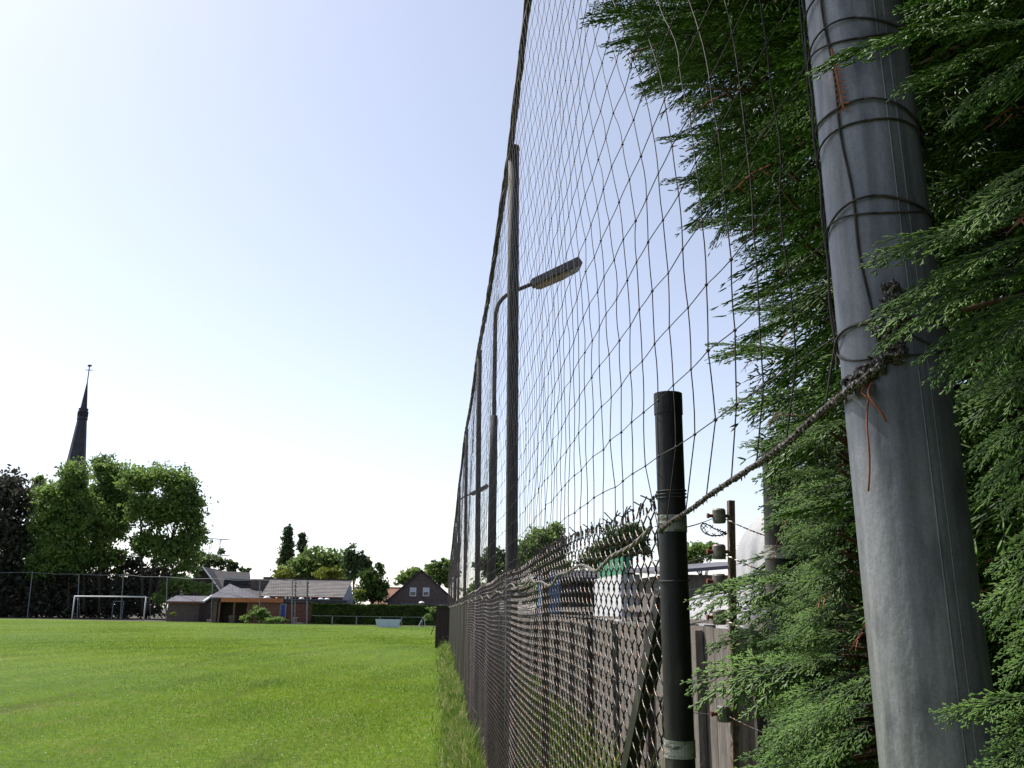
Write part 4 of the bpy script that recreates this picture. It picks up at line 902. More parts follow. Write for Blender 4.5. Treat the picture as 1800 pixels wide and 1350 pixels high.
# white garden benches / slabs in front
for i, (u0, u1, lab) in enumerate(((310, 326, 'left one of the low white slabs in front of the small shed'), (329, 342, 'middle low white slab in front of the small shed'), (345, 357, 'right hand low white slab in front of the small shed'))):
    p = on_z(u0, 1091); q = on_y(u1, 1091, p[1]); mb = MB(); mb.box(p[0], q[0], p[1], p[1]+.5, .28, .36).box(p[0]+.1, p[0]+.2, p[1]+.1, p[1]+.4, 0, .28).box(q[0]-.2, q[0]-.1, p[1]+.1, p[1]+.4, 0, .28)
    tag(mb.build('garden_bench', M_['whitepaint']), lab, 'bench', 'low white benches by the shed')
tree('golden_shrub', 'small round yellow green bush in front of the small shed', 'shrub', 101, [(304, 1080, 5, 6)], M_['leafyellow'], 200, .1, [], 30, hollow=.2)
tree('round_shrub', 'grey green leafy bush in front of the boarded club house wall', 'shrub', 97, [(452, 1080, 16, 12), (436, 1088, 12, 7), (462, 1085, 14, 10)], M_['leaflight'], 1700, .13, [], 31, hollow=.3)
tree('round_shrub', 'low flat spreading shrub below the blue door', 'shrub', 96, [(485, 1091, 16, 5), (500, 1092, 10, 4), (473, 1091, 10, 5)], M_['leaf'], 900, .12, [], 32, hollow=.3)
# small clutter at the door
for i, (u, v, w, h, mm, nm, lab) in enumerate(((408, 1079, 9, 12, 'brick', 'stone_planter', 'dark square stone planter in the club house porch'), (518, 1084, 5, 10, 'pale', 'garden_table', 'small pale garden table near the blue door'), (526, 1092, 16, 5, 'pale', 'timber_pile', 'pale heap of timber lying near the net post'))):
    y = 98.5; a = on_y(u-w/2, v, y); b = on_y(u+w/2, v, y); k_ = y/FPX*1.03; zt_ = h*k_ if nm != 'timber_pile' else .35
    mb = MB()
    if nm == 'stone_planter': mb.box(a[0], b[0], y, y+.6, 0, zt_*.7).box(a[0]-.06, b[0]+.06, y-.06, y+.66, zt_*.7+.002, zt_)
    elif nm == 'garden_table':
        mb.box(a[0]-.2, b[0]+.2, y, y+.6, zt_-.05, zt_)
        for xx in (a[0], b[0]): mb.box(xx-.03, xx+.03, y+.1, y+.16, 0, zt_-.052).box(xx-.03, xx+.03, y+.44, y+.5, 0, zt_-.052)
    else:
        for k2 in range(7): mb.bar((a[0]+rnd.uniform(-.2, .2), y+.12*k2, .06+.05*(k2 % 3)), (b[0]+rnd.uniform(-.2, .2), y+.12*k2+.1, .06+.06*(k2 % 2)), .1, .05)
    tag(mb.build(nm, M_[mm]), lab, nm.split('_')[-1])
# ================================================================== HEDGE, RAIL, BOARD
y = 99.5; x0, x1 = on_y(546, 1080, y)[0], on_y(790, 1080, y)[0]; zh = on_y(650, 1062, y)[2]
HG = thing('clipped_hedge', 'long dark clipped hedge with sunlit top along the end of the field', 'hedge', ((x0+x1)/2, y, 0))
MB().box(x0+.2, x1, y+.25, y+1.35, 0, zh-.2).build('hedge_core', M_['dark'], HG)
r = np.random.default_rng(40); n = 26000
Px = x0+(x1-x0)*r.random(n); side = r.random(n); Py = np.where(side < .55, y+.12*r.random(n), y+1.5*r.random(n)); Pz = np.where(side < .55, zh*r.random(n), zh-.05-.16*r.random(n)**2+.06*np.sin(Px*1.7)+.05*np.sin(Px*5))
Pp = np.stack([Px, Py, Pz], 1); a = r.normal(0, 1, (n, 3)); a /= np.linalg.norm(a, axis=1)[:, None]; b = np.cross(a, r.normal(0, 1, (n, 3))); b /= np.linalg.norm(b, axis=1)[:, None]; s = .075
V = np.stack([Pp-a*s, Pp-b*s*.6, Pp+a*s, Pp+b*s*.6], 1).reshape(-1, 3); np_mesh('foliage', V, np.arange(4*n).reshape(-1, 4), M_['leafhedge'], HG)
RL = thing('rail_fence', 'low thin steel rail on posts along the far edge of the field', 'fence', tuple(on_z(650, 1101)))
ra, rb = on_z(548, 1099), on_z(758, 1102.5)
for u in (584, 627, 668, 706, 742):
    t = (u-548)/(758-548); p = ra+(rb-ra)*t; MB().box(p[0]-.045, p[0]+.045, p[1]-.04, p[1]+.04, 0, .9).build('post', M_['greypaint'], RL)
MB().bar(ra+(0, 0, .93), rb+(0, 0, .93), .05, .04).build('rail', M_['greypaint'], RL)
p = on_z(661, 1103); q = on_y(702, 1103, p[1]); zt_ = on_y(680, 1089, p[1])[2]
mb = MB().prism([(p[0]+.1, p[1], 0), (q[0]-.1, p[1], 0), (q[0]+.1, p[1], zt_), (p[0]-.1, p[1], zt_)], (0, .5, 0))
tag(mb.build('storage_crate', M_['bluewhite']), 'pale blue white box standing on the grass in front of the hedge', 'box')
p = on_z(735, 1102); t = on_y(744, 1085, p[1]); q = on_z(748, 1102)
mb = MB(); mb.tube([p+(0, 0, .01), t], .05, 6); mb.tube([(q[0], p[1]+.2, 0), (t[0]+.05, p[1]+.05, t[2])], .035, 6); mb.bar((t[0]-.15, p[1], t[2]), (t[0]+.3, p[1], t[2]), .06)
tag(mb.build('trestle', M_['whitepaint']), 'leaning white trestle frame at the right end of the hedge', 'trestle')
tree('round_shrub', 'light green sapling drooping beside the brown shelter', 'shrub', 60, [(758, 1073, 8, 9), (752, 1085, 6, 10), (760, 1092, 5, 8)], M_['leaflight'], 420, .07, [(758, 757, 1075)], 33, hollow=.2, tr=.03)

# ================================================================== GOAL AND FAR CATCH FENCE
ga, gb = on_z(126, 1089), on_z(252, 1091.5)
gt = on_y(131, 1048, ga[1])[2]
GL = thing('football_goal', 'white framed football goal at the far end of the field', 'goal', tuple(ga))
for p in (ga, gb): MB().tube([(p[0], p[1], 0), (p[0], p[1], gt)], .075, 10).build('upright', M_['whitepaint'], GL, True)
MB().tube([(ga[0], ga[1], gt), (gb[0], gb[1], gt)], .075, 10).build('crossbar', M_['whitepaint'], GL, True)
for p in (ga, gb):
    MB().tube([(p[0], p[1], gt-.03), (p[0]+.1, p[1]+1.0, gt-.1), (p[0]+.1, p[1]+2.2, .05)], .04, 8).build('stanchion', M_['greypaint'], GL, True)
# small training goal further back
p0, p1 = on_y(196, 1087, 117), on_y(214, 1087, 117); zt_ = on_y(205, 1057, 117)[2]
TG = thing('small_goal', 'small pale training goal standing behind the big white goal', 'goal', (p0[0], 117, 0))
for p in (p0, p1): MB().tube([(p[0], 117, 0), (p[0], 117, zt_)], .05, 8).build('upright', M_['greypaint'], TG)
MB().tube([(p0[0], 117, zt_), (p1[0], 117, zt_)], .05, 8).build('crossbar', M_['greypaint'], TG)
FN = thing('catch_fence', 'tall catch fence on thin grey posts behind the goal', 'fence', tuple(on_z(200, 1086)))
tops = []
for (ub, ut, vt, yy) in ((48, 57, 1006, 118), (136, 139, 1009, 117), (212, 217, 1010, 115), (292, 294, 1014, 108), (372, 374, 1017, 102), (457, 457, 1019, 99), (514, 514, 1019, 97), (540, 540, 1021, 96.5)):
    t = on_y(ut, vt, yy); b = on_y(ub, 1085, yy); MB().tube([(b[0], yy, 0), t], .06, 8).build('post', M_['greypaint'], FN); tops.append((t, b[0], yy))
tops = [(on_y(-60, 1004, 119), on_y(-60, 1085, 119)[0], 119)]+tops
for i in range(len(tops)-1):
    t0, x0, y0 = tops[i]; t1, x1, y1 = tops[i+1]; MB().tube([t0, (t0+t1)/2-(0, 0, .12), t1], .03, 6).build('cable', M_['greypaint'], FN)
A, B = [], []
for i in range(len(tops)-1):
    t0, x0, y0 = tops[i]; t1, x1, y1 = tops[i+1]
    for k in range(14):
        t = k/14; A.append(t0+(t1-t0)*t); B.append(np.array([x0+(x1-x0)*t, y0+(y1-y0)*t, .1]))
    for k in range(1, 12): A.append(t0*(1-k/12)+np.array([x0, y0, 0])*(k/12)); B.append(t1*(1-k/12)+np.array([x1, y1, 0])*(k/12))
V, f4 = np_tubes(np.array(A), np.array(B), .006); tag(np_mesh('netting', V, f4, M_['net'], FN), kind='stuff')
for (u, lab) in ((520, 'left one of two thin masts strung with dark bundled netting before the tiled roof'), (541.5, 'right one of two thin masts strung with dark bundled netting before the tiled roof')):
    yy = 96; b = on_y(u-2, 1096, yy); t = on_y(u, 1020, yy); T = thing('net_mast', lab, 'mast', (b[0], yy, 0), 'net masts by the club house')
    MB().tube([(b[0], yy, 0), t], .045, 8).build('mast', M_['greypaint'], T)
    mb = MB()
    for k in range(9): z = t[2]-.3-.22*k; xx = b[0]+(t[0]-b[0])*z/t[2]; mb.sphere((xx+.03*(-1)**k, yy-.06, z), .09, .07, .075, 6, 4)
    mb.build('bundled_net', M_['net'], T)
# ================================================================== PYLON AND LINES
py = 520.0
PY = thing('power_pylon', 'faint electricity pylon far away above the houses', 'pylon', (on_y(372, 1000, py)[0], py, 0))
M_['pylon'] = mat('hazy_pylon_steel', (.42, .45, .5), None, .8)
mb = MB()
for u in (371, 388):
    t = on_y(u, 948, py); w0, w1 = 2.2, .7
    for sx in (-1, 1): mb.bar((t[0]+sx*w0, py, 0), (t[0]+sx*w1*.4, py, t[2]), .25)
    nz = 12
    for k in range(nz):
        za, zb_ = t[2]*k/nz, t[2]*(k+1)/nz; wa, wb = w0+(w1*.4-w0)*k/nz, w0+(w1*.4-w0)*(k+1)/nz; s = (-1)**k
        mb.bar((t[0]-s*wa, py, za), (t[0]+s*wb, py, zb_), .15)
mb.build('tower_legs', M_['pylon'], PY)
mb = MB()
for v in (946, 974):
    a = on_y(358, v, py); b = on_y(404, v+3, py); mb.bar(a, b, .3, .5)
mb.build('crossarm', M_['pylon'], PY)
mb = MB()
for (ua, va, ub, vb, sg) in ((404, 960, 800, 981, 2), (404, 977, 560, 1001, 2), (400, 968, 800, 986, 2), (404, 949, 330, 944, 1)):
    a = on_y(ua, va, py); b = on_y(ub, vb, py-40)
    mb.tube([a+(b-a)*t-np.array([0, 0, sg*math.sin(math.pi*t)]) for t in np.linspace(0, 1, 14)], .06, 4)
tag(mb.build('power_lines', M_['pylon']), 'thin faint power lines crossing the pale sky above the houses', 'power lines')

# ================================================================== BEYOND THE FENCE: vehicles and sheds seen through the mesh
yv = 15.0
a = on_y(1092, 1062, yv); b = on_y(1140, 1010, yv)
T = thing('parked_trailer', 'white box trailer with green sheet on top, seen through the mesh beside the end post', 'trailer', (a[0], yv, 0))
MB().box(a[0], b[0]-.15, yv, yv+2.6, .5, b[2]).build('body', M_['whitepaint'], T)
MB().box(a[0]+.05, b[0]-.25, yv+.05, yv+2.4, b[2]+.005, b[2]+.3).build('sheet', M_['greensheet'], T)
MB().box(a[0]+.02, b[0]-.17, yv+.02, yv+2.5, .38, .49).build('chassis', M_['dark'], T)
for yy in (yv+.7, yv+1.7):
    for xx in (a[0]+.02, b[0]-.33): MB().tube([(xx, yy, .3), (xx+.16, yy, .3)], .3, 16).build('wheel', M_['dark'], T)
yv = 19; a = on_y(960, 1060, yv); b = on_y(985, 1015, yv)
T = thing('blue_container', 'blue grey sheet metal bin beyond the plank wall', 'container', (a[0], yv, 0))
MB().box(a[0], b[0], yv, yv+1.5, 0, b[2]).build('body', M_['bluesheet'], T); MB().box(a[0]-.03, b[0]+.03, yv-.03, yv+1.53, b[2]+.002, b[2]+.06).build('lid', M_['bluesheet'], T)
mb = T
yv = 24; a = on_y(1000, 1060, yv); b = on_y(1095, 1000, yv)
T = thing('field_shed', 'dark green open field shed behind the chain link', 'shed', (a[0], yv, 0))
MB().box(a[0], b[0], yv+2, yv+2.1, 0, b[2]-.15).build('back_wall', M_['plankdark'], T)
MB().prism([(a[0]-.2, yv-.3, b[2]-.35), (b[0]+.3, yv-.3, b[2]-.35), (b[0]+.3, yv-.3, b[2]-.25), (a[0]-.2, yv-.3, b[2]-.25)], (0, 2.6, .3)).build('roof', M_['tiledark'], T)
for xx in (a[0], (a[0]+b[0])/2, b[0]-.1): MB().box(xx, xx+.1, yv, yv+.1, 0, b[2]-.36).build('post', M_['plankdark'], T)
yv = 13; a = on_y(1210, 1040, yv); b = on_y(1300, 985, yv)
T = thing('timber_shed', 'low timber lean-to with light roof edge, seen between the black post and the rusty stake', 'shed', (a[0], yv, 0))
MB().box(a[0]-.3, b[0], yv, yv+2, 0, b[2]-.22).build('wall', M_['plank'], T)
MB().add([(a[0]-.5, yv-.3, b[2]-.24), (b[0]+.4, yv-.3, b[2]-.08), (b[0]+.4, yv+2.2, b[2]+.05), (a[0]-.5, yv+2.2, b[2]-.1), (a[0]-.5, yv-.3, b[2]-.19), (b[0]+.4, yv-.3, b[2]-.03), (b[0]+.4, yv+2.2, b[2]+.1), (a[0]-.5, yv+2.2, b[2]-.05)], [(3, 2, 1, 0), (4, 5, 6, 7), (0, 1, 5, 4), (1, 2, 6, 5), (2, 3, 7, 6), (3, 0, 4, 7)]).build('roof', M_['felt'], T)
# fence rails and posts of the paddock
T = thing('paddock_fence', 'old brown post and rail paddock fence beyond the plank wall', 'fence', (3.2, 14, 0))
for i, yy in enumerate(np.arange(9, 30, 2.3)): MB().box(3.2, 3.32, yy, yy+.12, 0, 1.72).build('post', M_['plank'], T)
for zz in (.9, 1.3, 1.62): MB().box(3.17, 3.198, 8.9, 29, zz, zz+.1).build('rail', M_['plank'], T)
tree('bramble', 'mass of bramble and nettles behind the far part of the plank wall', 'shrub', 30, [(830, 1045, 20, 24), (870, 1040, 26, 26), (920, 1045, 28, 24), (970, 1048, 30, 20)], M_['leaf'], 4200, .06, [], 50, hollow=.2, tr=.05)
#CONIFER
# ================================================================== CONIFERS in the foreground
def make_spray(seed, L=.26, npair=17, nsub=6, hi=True, wid=.40):
    r = random.Random(seed); P0, P1, RR, A0 = [], [], [], []
    def add(p, q, rad, a0, a1): P0.append(p); P1.append(q); RR.append(rad); A0.append((a0, a1))
    def axis(t): return np.array([L*t, .012*math.sin(t*3+seed), 0])
    n = npair*2
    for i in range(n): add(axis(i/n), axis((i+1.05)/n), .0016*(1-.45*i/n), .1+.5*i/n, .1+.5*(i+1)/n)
    for i in range(npair):
        t = .06+.92*(i/npair)
        for s in (-1, 1):
            tt = t+(.5/npair if s > 0 else 0)+r.uniform(-.006, .006)
            if tt > 1: continue
            ln = L*wid*(math.sin(math.pi*min(1, .18+tt*.80))**.8)*r.uniform(.65, 1.15)*(1-.35*tt)
            if r.random() < .06: ln *= .4
            an = R_(r.uniform(20, 48))*s*(1 if r.random() > .05 else .4); d = np.array([math.cos(an), math.sin(an), r.uniform(-.16, .10)]); b = axis(tt)
            k = max(2, int(nsub*ln/(L*wid)+1.5)); prev = b
            for j in range(1, k+1):
                f = j/k; cur = b+d*ln*f+np.array([ln*.16*f*f, -s*ln*.10*f*f, -.05*ln*f*f])
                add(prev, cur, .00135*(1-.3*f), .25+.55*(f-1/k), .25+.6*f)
                if j < k or True:
                    for s2 in (-1, 1):
                        l2 = ln*r.uniform(.18, .42)*(1.15-.65*f)+.004
                        a2 = an+R_(r.uniform(17, 36))*s2; d2 = np.array([math.cos(a2), math.sin(a2), r.uniform(-.25, .25)])
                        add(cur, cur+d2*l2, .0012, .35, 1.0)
                        if hi and l2 > .011:
                            for s3 in (-1, 1):
                                c3 = cur+d2*l2*.45; a3 = a2+R_(28)*s3; add(c3, c3+np.array([math.cos(a3), math.sin(a3), r.uniform(-.3, .3)])*l2*.42, .0009, .5, 1.0)
                prev = cur
    P0 = np.array(P0); P1 = np.array(P1); RR = np.array(RR); A0 = np.array(A0); k = len(P0)
    d = P1-P0; ln = np.linalg.norm(d, axis=1)[:, None]; d = d/ln; a = np.cross(d, [0, 0, 1.]); a /= np.linalg.norm(a, axis=1)[:, None]; b = np.cross(a, d)
    q = 2*np.pi*np.arange(3)/3+.5; ring = np.cos(q)[None, :, None]*a[:, None]*1.25+np.sin(q)[None, :, None]*b[:, None]*.8
    st = ((0, .7), (.34, 1.15), (.42, .85), (.8, 1.1)) if hi else ((0, .9), (.6, 1.15))
    V = [P0[:, None]+d[:, None]*(ln*t)[:, None]+ring*(RR*w)[:, None, None]*(1.0 if hi else 1.25) for t, w in st]+[P1[:, None]]
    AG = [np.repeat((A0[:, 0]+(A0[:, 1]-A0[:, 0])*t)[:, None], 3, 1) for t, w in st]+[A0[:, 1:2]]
    V = np.concatenate(V, 1); AG = np.concatenate(AG, 1); m = V.shape[1]; fs = []
    ns = len(st)
    for i in range(ns-1):
        for j in range(3):
            j2 = (j+1) % 3; fs += [(i*3+j, i*3+j2, (i+1)*3+j2), (i*3+j, (i+1)*3+j2, (i+1)*3+j)]
    for j in range(3): fs.append(((ns-1)*3+j, (ns-1)*3+(j+1) % 3, m-1))
    Fc = ((np.arange(k)*m)[:, None, None]+np.array(fs)[None]).reshape(-1, 3)
    V = V.reshape(-1, 3); t = V[:, 0]/L
    V[:, 2] += -.16*L*t*t-.35*np.abs(V[:, 1])**2/L          # droop
    return V, Fc, AG.reshape(-1)
HI = [make_spray(s, .24, 12, 5, True, .42) for s in range(5)]
MID = [make_spray(10+s, .26, 10, 4, True, .40) for s in range(5)]
LO = [make_spray(20+s, .30, 9, 3, False, .5) for s in range(3)]
SPRAY_SETS = {}
def spray_set(name, tmpl):
    c = bpy.data.collections.new(name)
    for V, Fc, A in tmpl:
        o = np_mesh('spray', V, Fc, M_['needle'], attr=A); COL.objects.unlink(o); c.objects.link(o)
    SPRAY_SETS[name] = (c, len(tmpl)); return name
def place_sprays(nm, setname, items, parent):
    """crown foliage: one object whose points carry shared spray meshes"""
    c, n = SPRAY_SETS[setname]; P, RO, SC, IX = [], [], [], []
    for (b, d, nrm, s, ab) in items:
        d = np.array(d, float); d /= np.linalg.norm(d); y = np.cross(nrm, d); y /= np.linalg.norm(y); z = np.cross(d, y)
        e = Matrix(((d[0], y[0], z[0]), (d[1], y[1], z[1]), (d[2], y[2], z[2]))).to_euler()
        P.append(b); RO += [e.x, e.y, e.z]; SC.append(s); IX.append(rnd.randrange(n))
    me = bpy.data.meshes.new(nm); me.vertices.add(len(P)); me.vertices.foreach_set('co', np.array(P, np.float32).ravel())
    me.attributes.new('rot', 'FLOAT_VECTOR', 'POINT').data.foreach_set('vector', np.array(RO, np.float32))
    me.attributes.new('size', 'FLOAT', 'POINT').data.foreach_set('value', np.array(SC, np.float32))
    me.attributes.new('pick', 'INT', 'POINT').data.foreach_set('value', np.array(IX, np.int32))
    o = link_mesh(nm, me, None, parent)
    g = bpy.data.node_groups.new(nm, 'GeometryNodeTree'); g.interface.new_socket('Geometry', in_out='INPUT', socket_type='NodeSocketGeometry'); g.interface.new_socket('Geometry', in_out='OUTPUT', socket_type='NodeSocketGeometry')
    N = g.nodes; L = g.links; gi = N.new('NodeGroupInput'); go = N.new('NodeGroupOutput'); ip = N.new('GeometryNodeInstanceOnPoints'); ci = N.new('GeometryNodeCollectionInfo')
    ci.inputs['Collection'].default_value = c; ci.inputs['Separate Children'].default_value = True; ci.inputs['Reset Children'].default_value = True
    def attr(n_, t):
        q = N.new('GeometryNodeInputNamedAttribute'); q.data_type = t; q.inputs['Name'].default_value = n_; return q.outputs['Attribute']
    L.new(gi.outputs[0], ip.inputs['Points']); L.new(ci.outputs[0], ip.inputs['Instance']); ip.inputs['Pick Instance'].default_value = True
    L.new(attr('pick', 'INT'), ip.inputs['Instance Index']); L.new(attr('rot', 'FLOAT_VECTOR'), ip.inputs['Rotation']); L.new(attr('size', 'FLOAT'), ip.inputs['Scale'])
    L.new(ip.outputs[0], go.inputs[0]); md = o.modifiers.new('foliage', 'NODES'); md.node_group = g
    return tag(o, kind='stuff')
def inside(poly, u, v):
    c = False; n = len(poly)
    for i in range(n):
        x1, y1 = poly[i]; x2, y2 = poly[(i+1) % n]
        if (y1 > v) != (y2 > v) and u < (x2-x1)*(v-y1)/(y2-y1)+x1: c = not c
    return c
SKY = [(-500, -400), (1010, -400), (1035, 0), (1060, 45), (1095, 90), (1130, 140), (1195, 185), (1200, 240), (1180, 270), (1210, 330), (1205, 380), (1260, 405), (1300, 425), (1345, 470), (1310, 500), (1355, 535), (1300, 560), (1262, 590), (1310, 615), (1290, 655), (1330, 700), (1300, 730), (1345, 770), (1335, 860), (1345, 940), (1330, 1000), (1290, 1030), (1335, 1075), (1300, 1105), (1290, 1130), (1345, 1180), (1370, 1230), (1300, 1270), (1345, 1300), (1300, 1330), (1310, 1420), (1310, 1500), (-500, 1500)]
POLEZ = [(1395, -60), (1560, -60), (1600, 250), (1600, 330), (1500, 400), (1590, 470), (1530, 540), (1640, 600), (1690, 800), (1715, 1000), (1735, 1220), (1755, 1420), (1530, 1420), (1500, 1000), (1460, 500), (1420, 150)]
def spray_end(b, d, s, L=.26): d = np.array(d)/np.linalg.norm(d); return np.array(b)+d*L*s
def allowed(b, d, s):
    """keep foliage out of the open air beyond the fence and off the front of the steel pole"""
    for t in (0, .5, 1.0):
        p = b+(np.array(d)/np.linalg.norm(d))*.26*s*t
        if p[0] < .40 and p[2] < 2.75: return False
        u, v, z = proj(p)
        if np.linalg.norm(p-EYE) < .66: return False
        if z < .45: continue
        if inside(SKY, u, v): return False
        if np.hypot(p[0], p[1]) < np.hypot(.5, .9)+.03 and inside(POLEZ, u, v): return False
        if 1400 < u < 1700 and -100 < v < 1450 and p[0] < .58 and np.hypot(p[0]-.5, p[1]-.91) < .08: return False
    return True
def conifer(label, tx, ty, H, rad, nb, seed, yband=None, group='conifers against the fence', hi_dist=1.25):
    rr = random.Random(seed); T = thing('conifer', label, 'tree', (tx, ty, 0), group)
    MB().tube([(tx, ty, 0), (tx+.03, ty, H*.5), (tx, ty+.05, H)], [.11, .07, .015], 12).build('trunk', M_['bark'], T, True)
    hi, mid, lo = [], [], []; br = MB()
    for i in range(nb):
        h = .15+(H-.3)*(i+.5)/nb; ph = i*2.39996+rr.uniform(-.3, .3); R = rad(h)*rr.uniform(.82, 1.1)
        d = np.array([math.cos(ph), math.sin(ph), 0]); b = np.array([tx, ty, h-.25*R])
        pts = [b+d*R*t+np.array([0, 0, R*(.42*t-.36*t*t)]) for t in np.linspace(0, 1, 9)]
        # keep only branches that stay out of the open region
        cut = 9
        for k, p in enumerate(pts):
            u, v, z = proj(p)
            if (z > .4 and inside(SKY, u, v)) or (p[0] < .5 and p[2] < 2.7) or (z > 0 and np.hypot(p[0], p[1]) < .7): cut = k; break
        if cut < 3: continue
        pts = pts[:cut]; br.tube(pts, np.linspace(.012, .003, len(pts)), 5)
        for k in range(1, len(pts)):
            for q in range(5):
                t = rr.random(); p = pts[k-1]+(pts[k]-pts[k-1])*t; s = rr.choice((-1, 1)); an = s*R_(rr.uniform(8, 65))
                dd = np.array([d[0]*math.cos(an)-d[1]*math.sin(an), d[0]*math.sin(an)+d[1]*math.cos(an), rr.uniform(-.45, .10)])
                sc = rr.uniform(.7, 1.15); frac = k/9.0
                p = p+np.array([rr.gauss(0, .035), rr.gauss(0, .035), rr.gauss(0, .05)])
                if not allowed(p, dd, sc): 
                    continue
                nrm = np.array([rr.gauss(0, .35), rr.gauss(0, .35), 1]); dist = np.linalg.norm(p-EYE); u, v, z = proj(p)
                vis = z > .3 and -150 < u < 2050 and -350 < v < 1600
                item = (p, dd, nrm, sc, rr.uniform(-.25, .1)+.15*frac)
                if dist < 1.2 and (z > -.2) and not (vis and frac > .4): continue
                if not vis:
                    if dist < 2.0: (mid.append((p, dd, nrm, sc*1.1, 0)) if q < 4 else None)
                    elif q < 3: lo.append((p, dd, nrm, sc*1.6, 0))
                elif dist < hi_dist and frac > .4: hi.append(item)
                elif frac > .35: mid.append(item)
                else: lo.append(item)
    br.build('branches', M_['bark'], T, True)
    return T, hi, mid, lo
def rad1(h): return 1.12 if h < 2.4 else 1.12+.40*min(1, (h-2.4)/1.2)
def rad2(h): return 1.05
T1, h1_, m1_, l1_ = conifer('tall green conifer filling the gap left of and behind the nearest steel pole', 1.62, 2.15, 5.2, rad1, 120, 5)
T2, h2_, m2_, l2_ = conifer('dense conifer at the right edge, its sprays reaching over the steel pole', 1.55, .75, 4.6, rad2, 110, 9)
T3, h3_, m3_, l3_ = conifer('unseen conifer added behind the viewer to darken the pole and sprays', 1.5, -.75, 4.4, lambda h: .95, 60, 13)  # out of view, added to block sky light from the right rear
rr = random.Random(77)
# sprays laid where the photograph shows separate shoots: (base u,v) -> (tip u,v) at given distances
def shot(u0, v0, d0, u1, v1, d1, sc=1.0, up=None):
    a = EYE+ray(u0, v0)/np.linalg.norm(ray(u0, v0))*d0; b = EYE+ray(u1, v1)/np.linalg.norm(ray(u1, v1))*d1
    L = np.linalg.norm(b-a); return (a, b-a, np.array(up if up else (rr.gauss(-.25, .2), rr.gauss(-.5, .2), 1)), L/.24*1.0, rr.uniform(-.05, .2))
front = [(1800, 10, .85, 1425, 62, .80), (1830, 60, .85, 1570, 120, .80), (1850, 70, .82, 1655, 190, .78), (1860, 40, .8, 1640, 20, .82), (1850, -40, .8, 1600, -10, .85),
         (1830, 380, .86, 1525, 415, .80), (1850, 400, .84, 1555, 485, .78), (1860, 300, .86, 1650, 400, .8), (1850, 340, .9, 1690, 400, .85), (1840, 280, .9, 1700, 330, .88),
         (1800, 470, .80, 1520, 575, .76), (1820, 460, .82, 1520, 530, .78), (1840, 500, .80, 1600, 595, .76), (1870, 520, .78, 1625, 640, .74), (1860, 560, .8, 1690, 660, .76), (1880, 480, .84, 1640, 470, .82),
         (1880, 620, .82, 1690, 720, .78), (1880, 690, .82, 1690, 790, .8), (1880, 740, .82, 1700, 850, .8), (1890, 800, .85, 1745, 880, .82), (1880, 640, .86, 1680, 680, .84),
         (1880, 900, .85, 1730, 985, .82), (1880, 960, .86, 1720, 1070, .84), (1870, 1010, .85, 1740, 1080, .83), (1860, 1225, .80, 1652, 1236, .76), (1880, 1240, .8, 1740, 1290, .78), (1850, 1290, .78, 1685, 1350, .75), (1900, 1300, .78, 1720, 1385, .76), (1900, 1100, .85, 1745, 1180, .83), (1890, 1060, .9, 1755, 1120, .88)]
for f_ in front: h2_.append(shot(*f_))
left = [(1450, 1010, 1.75, 1212, 1030, 1.7), (1420, 1000, 1.8, 1240, 1010, 1.75), (1480, 1150, 1.6, 1208, 1178, 1.55), (1470, 1170, 1.62, 1275, 1205, 1.58), (1460, 1110, 1.7, 1245, 1112, 1.68), (1500, 1140, 1.6, 1290, 1160, 1.6), (1520, 1240, 1.35, 1318, 1295, 1.32), (1540, 1230, 1.32, 1345, 1262, 1.3),
        (1500, 1330, 1.35, 1270, 1345, 1.32), (1530, 1320, 1.3, 1360, 1310, 1.3), (1480, 640, 1.75, 1262, 570, 1.75), (1460, 620, 1.8, 1250, 598, 1.8), (1480, 700, 1.7, 1270, 690, 1.7), (1450, 560, 1.8, 1300, 520, 1.8), (1440, 520, 1.85, 1310, 500, 1.85), (1440, 800, 1.7, 1310, 760, 1.72),
        (1420, 1060, 1.7, 1265, 1062, 1.66), (1540, 1270, 1.28, 1400, 1350, 1.25), (1560, 1180, 1.3, 1420, 1255, 1.28), (1350, 300, 2.0, 1200, 345, 2.0), (1340, 240, 2.1, 1165, 215, 2.1), (1300, 110, 2.3, 1115, 120, 2.3), (1250, 20, 2.5, 1030, 5, 2.5), (1230, 60, 2.5, 1060, 50, 2.5), (1270, 150, 2.4, 1125, 140, 2.4), (1380, 380, 1.95, 1215, 375, 1.95)]
for k in range(92):
    v_ = 735+k*6.8+rr.uniform(-12, 12); d_ = rr.uniform(1.35, 1.85)
    left.append((rr.uniform(1450, 1530), v_, d_, rr.uniform(1362, 1410) if 870 < v_ < 1090 else rr.uniform(1335, 1395), v_+rr.uniform(-10, 60), d_-.03))
for k in range(8): left.append((rr.uniform(1450, 1520), 750+k*14, 1.6+rr.uniform(-.1, .15), rr.uniform(1335, 1360), 765+k*14+rr.uniform(-8, 25), 1.6))
tw = MB()
for f_ in left:
    it = shot(*f_); h1_.append(it)
    a = it[0]; tw.tube([a, a+np.array([.10, .12, -.01]), a+np.array([.30, .25, -.08])], [.0022, .004, .007], 5)
tag(tw.build('twigs', M_['bark'], T1, True), kind='stuff')
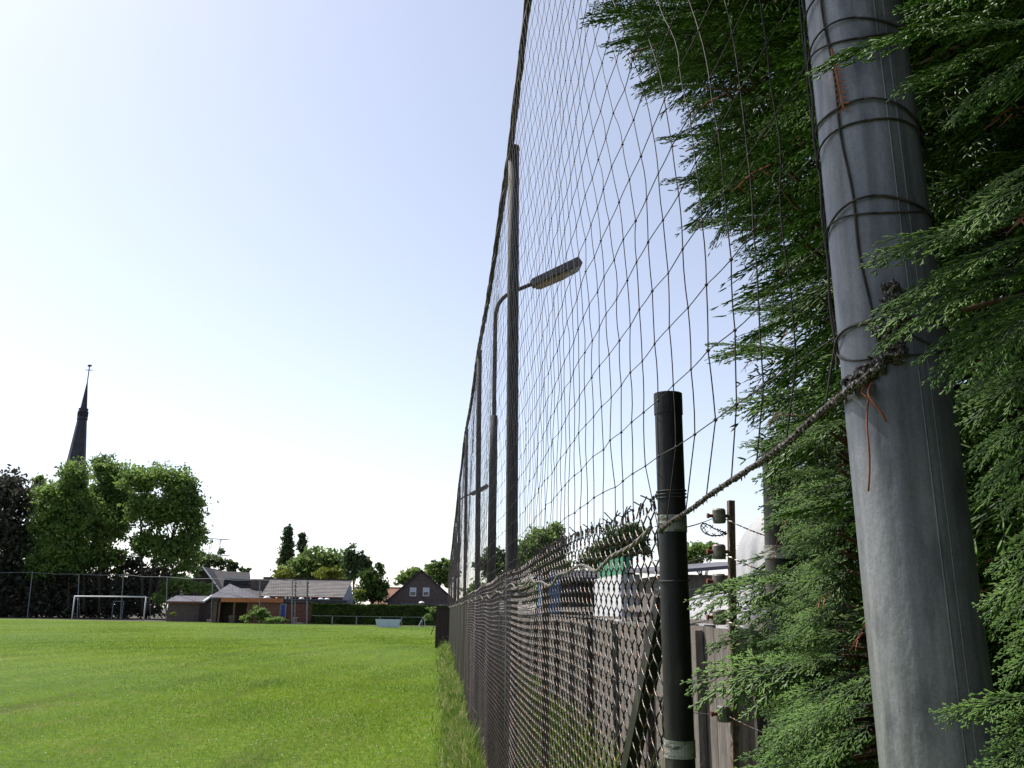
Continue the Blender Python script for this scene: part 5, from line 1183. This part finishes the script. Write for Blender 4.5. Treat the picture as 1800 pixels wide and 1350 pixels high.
# filling layers behind the left part, thinning towards the open edge
def fill(n, xr, yr, zr, seed, out, scr=(.75, 1.1)):
    r = random.Random(seed); c = 0; tries = 0
    while c < n and tries < n*20:
        tries += 1; p = np.array([r.uniform(*xr), r.uniform(*yr), r.uniform(*zr)]); dd = np.array([-r.uniform(.35, 1), r.uniform(-.55, .45), r.uniform(-.5, .12)]); sc = r.uniform(*scr)
        if allowed(p, dd, sc): out.append((p, dd, np.array([r.gauss(0, .3), r.gauss(0, .3), 1]), sc, r.uniform(-.3, .05))); c += 1
fill(260, (.74, 1.3), (1.3, 3.2), (.9, 4.2), 101, m1_)
fill(60, (.72, 1.1), (.8, 1.5), (.9, 3.2), 102, m2_)
fill(500, (1.1, 1.9), (.6, 2.9), (.3, 4.6), 103, l1_, (1.2, 1.8))
fill(420, (.85, 1.8), (1.9, 3.5), (3.0, 4.7), 104, l1_, (.9, 1.3))
fill(420, (.95, 1.7), (1.3, 2.9), (1.2, 3.1), 105, l1_, (.9, 1.3))
fill(150, (.75, 1.2), (1.8, 3.2), (2.9, 4.3), 106, m1_)
fill(260, (.75, 1.2), (.5, 1.6), (.8, 3.4), 107, l2_, (.8, 1.1))
# bough over the fence above the picture that shades the upper pole
for k in range(60):
    p = np.array([rr.uniform(-.3, .05), rr.uniform(1.38, 1.75), rr.uniform(3.4, 4.0)]); u, v, z = proj(p)
    if v < -190: l1_.append((p, np.array([-.7, rr.uniform(-.3, .5), -.25]), np.array([0, 0, 1.]), 1.0, 0))
DEADR = random.Random(5)
for T_, cx_, cy_ in ((T1, 1.05, 2.0), (T2, .95, .95)):
    m = MB()
    for k in range(60):
        p = np.array([DEADR.uniform(.62, 1.2), cy_+DEADR.uniform(-.6, .9), DEADR.uniform(1.0, 3.2)]); d_ = np.array([-DEADR.uniform(.2, 1), DEADR.uniform(-.5, .3), DEADR.uniform(-.9, -.1)])
        d_ /= np.linalg.norm(d_); e = p+d_*.14
        u, v, z = proj(e)
        if z < .7 or inside(SKY, u, v) or (inside(POLEZ, u, v) and np.hypot(e[0], e[1]) < 1.1): continue
        m.tube([p, p+d_*.07+np.array([0, 0, .01]), e], [.0022, .0016, .0006], 4)
        for j in range(5):
            q = p+(e-p)*(.2+.15*j); s_ = np.array([DEADR.gauss(0, 1), DEADR.gauss(0, 1), -.6]); m.tube([q, q+s_*.016+d_*.01], [.0013, .0005], 3)
    tag(m.build('dead_twigs', M_['twig'], T_), kind='stuff')
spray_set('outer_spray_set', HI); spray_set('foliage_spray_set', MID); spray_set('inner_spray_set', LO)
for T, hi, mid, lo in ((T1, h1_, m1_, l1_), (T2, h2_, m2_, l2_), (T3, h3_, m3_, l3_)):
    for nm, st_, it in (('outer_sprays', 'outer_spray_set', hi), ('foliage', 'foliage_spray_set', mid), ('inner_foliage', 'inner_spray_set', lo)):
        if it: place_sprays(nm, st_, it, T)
    print('sprays', len(hi), len(mid), len(lo))
print('total triangles', sum(sum(len(p.vertices)-2 for p in o.data.polygons) for o in scene.objects if o.type == 'MESH'))
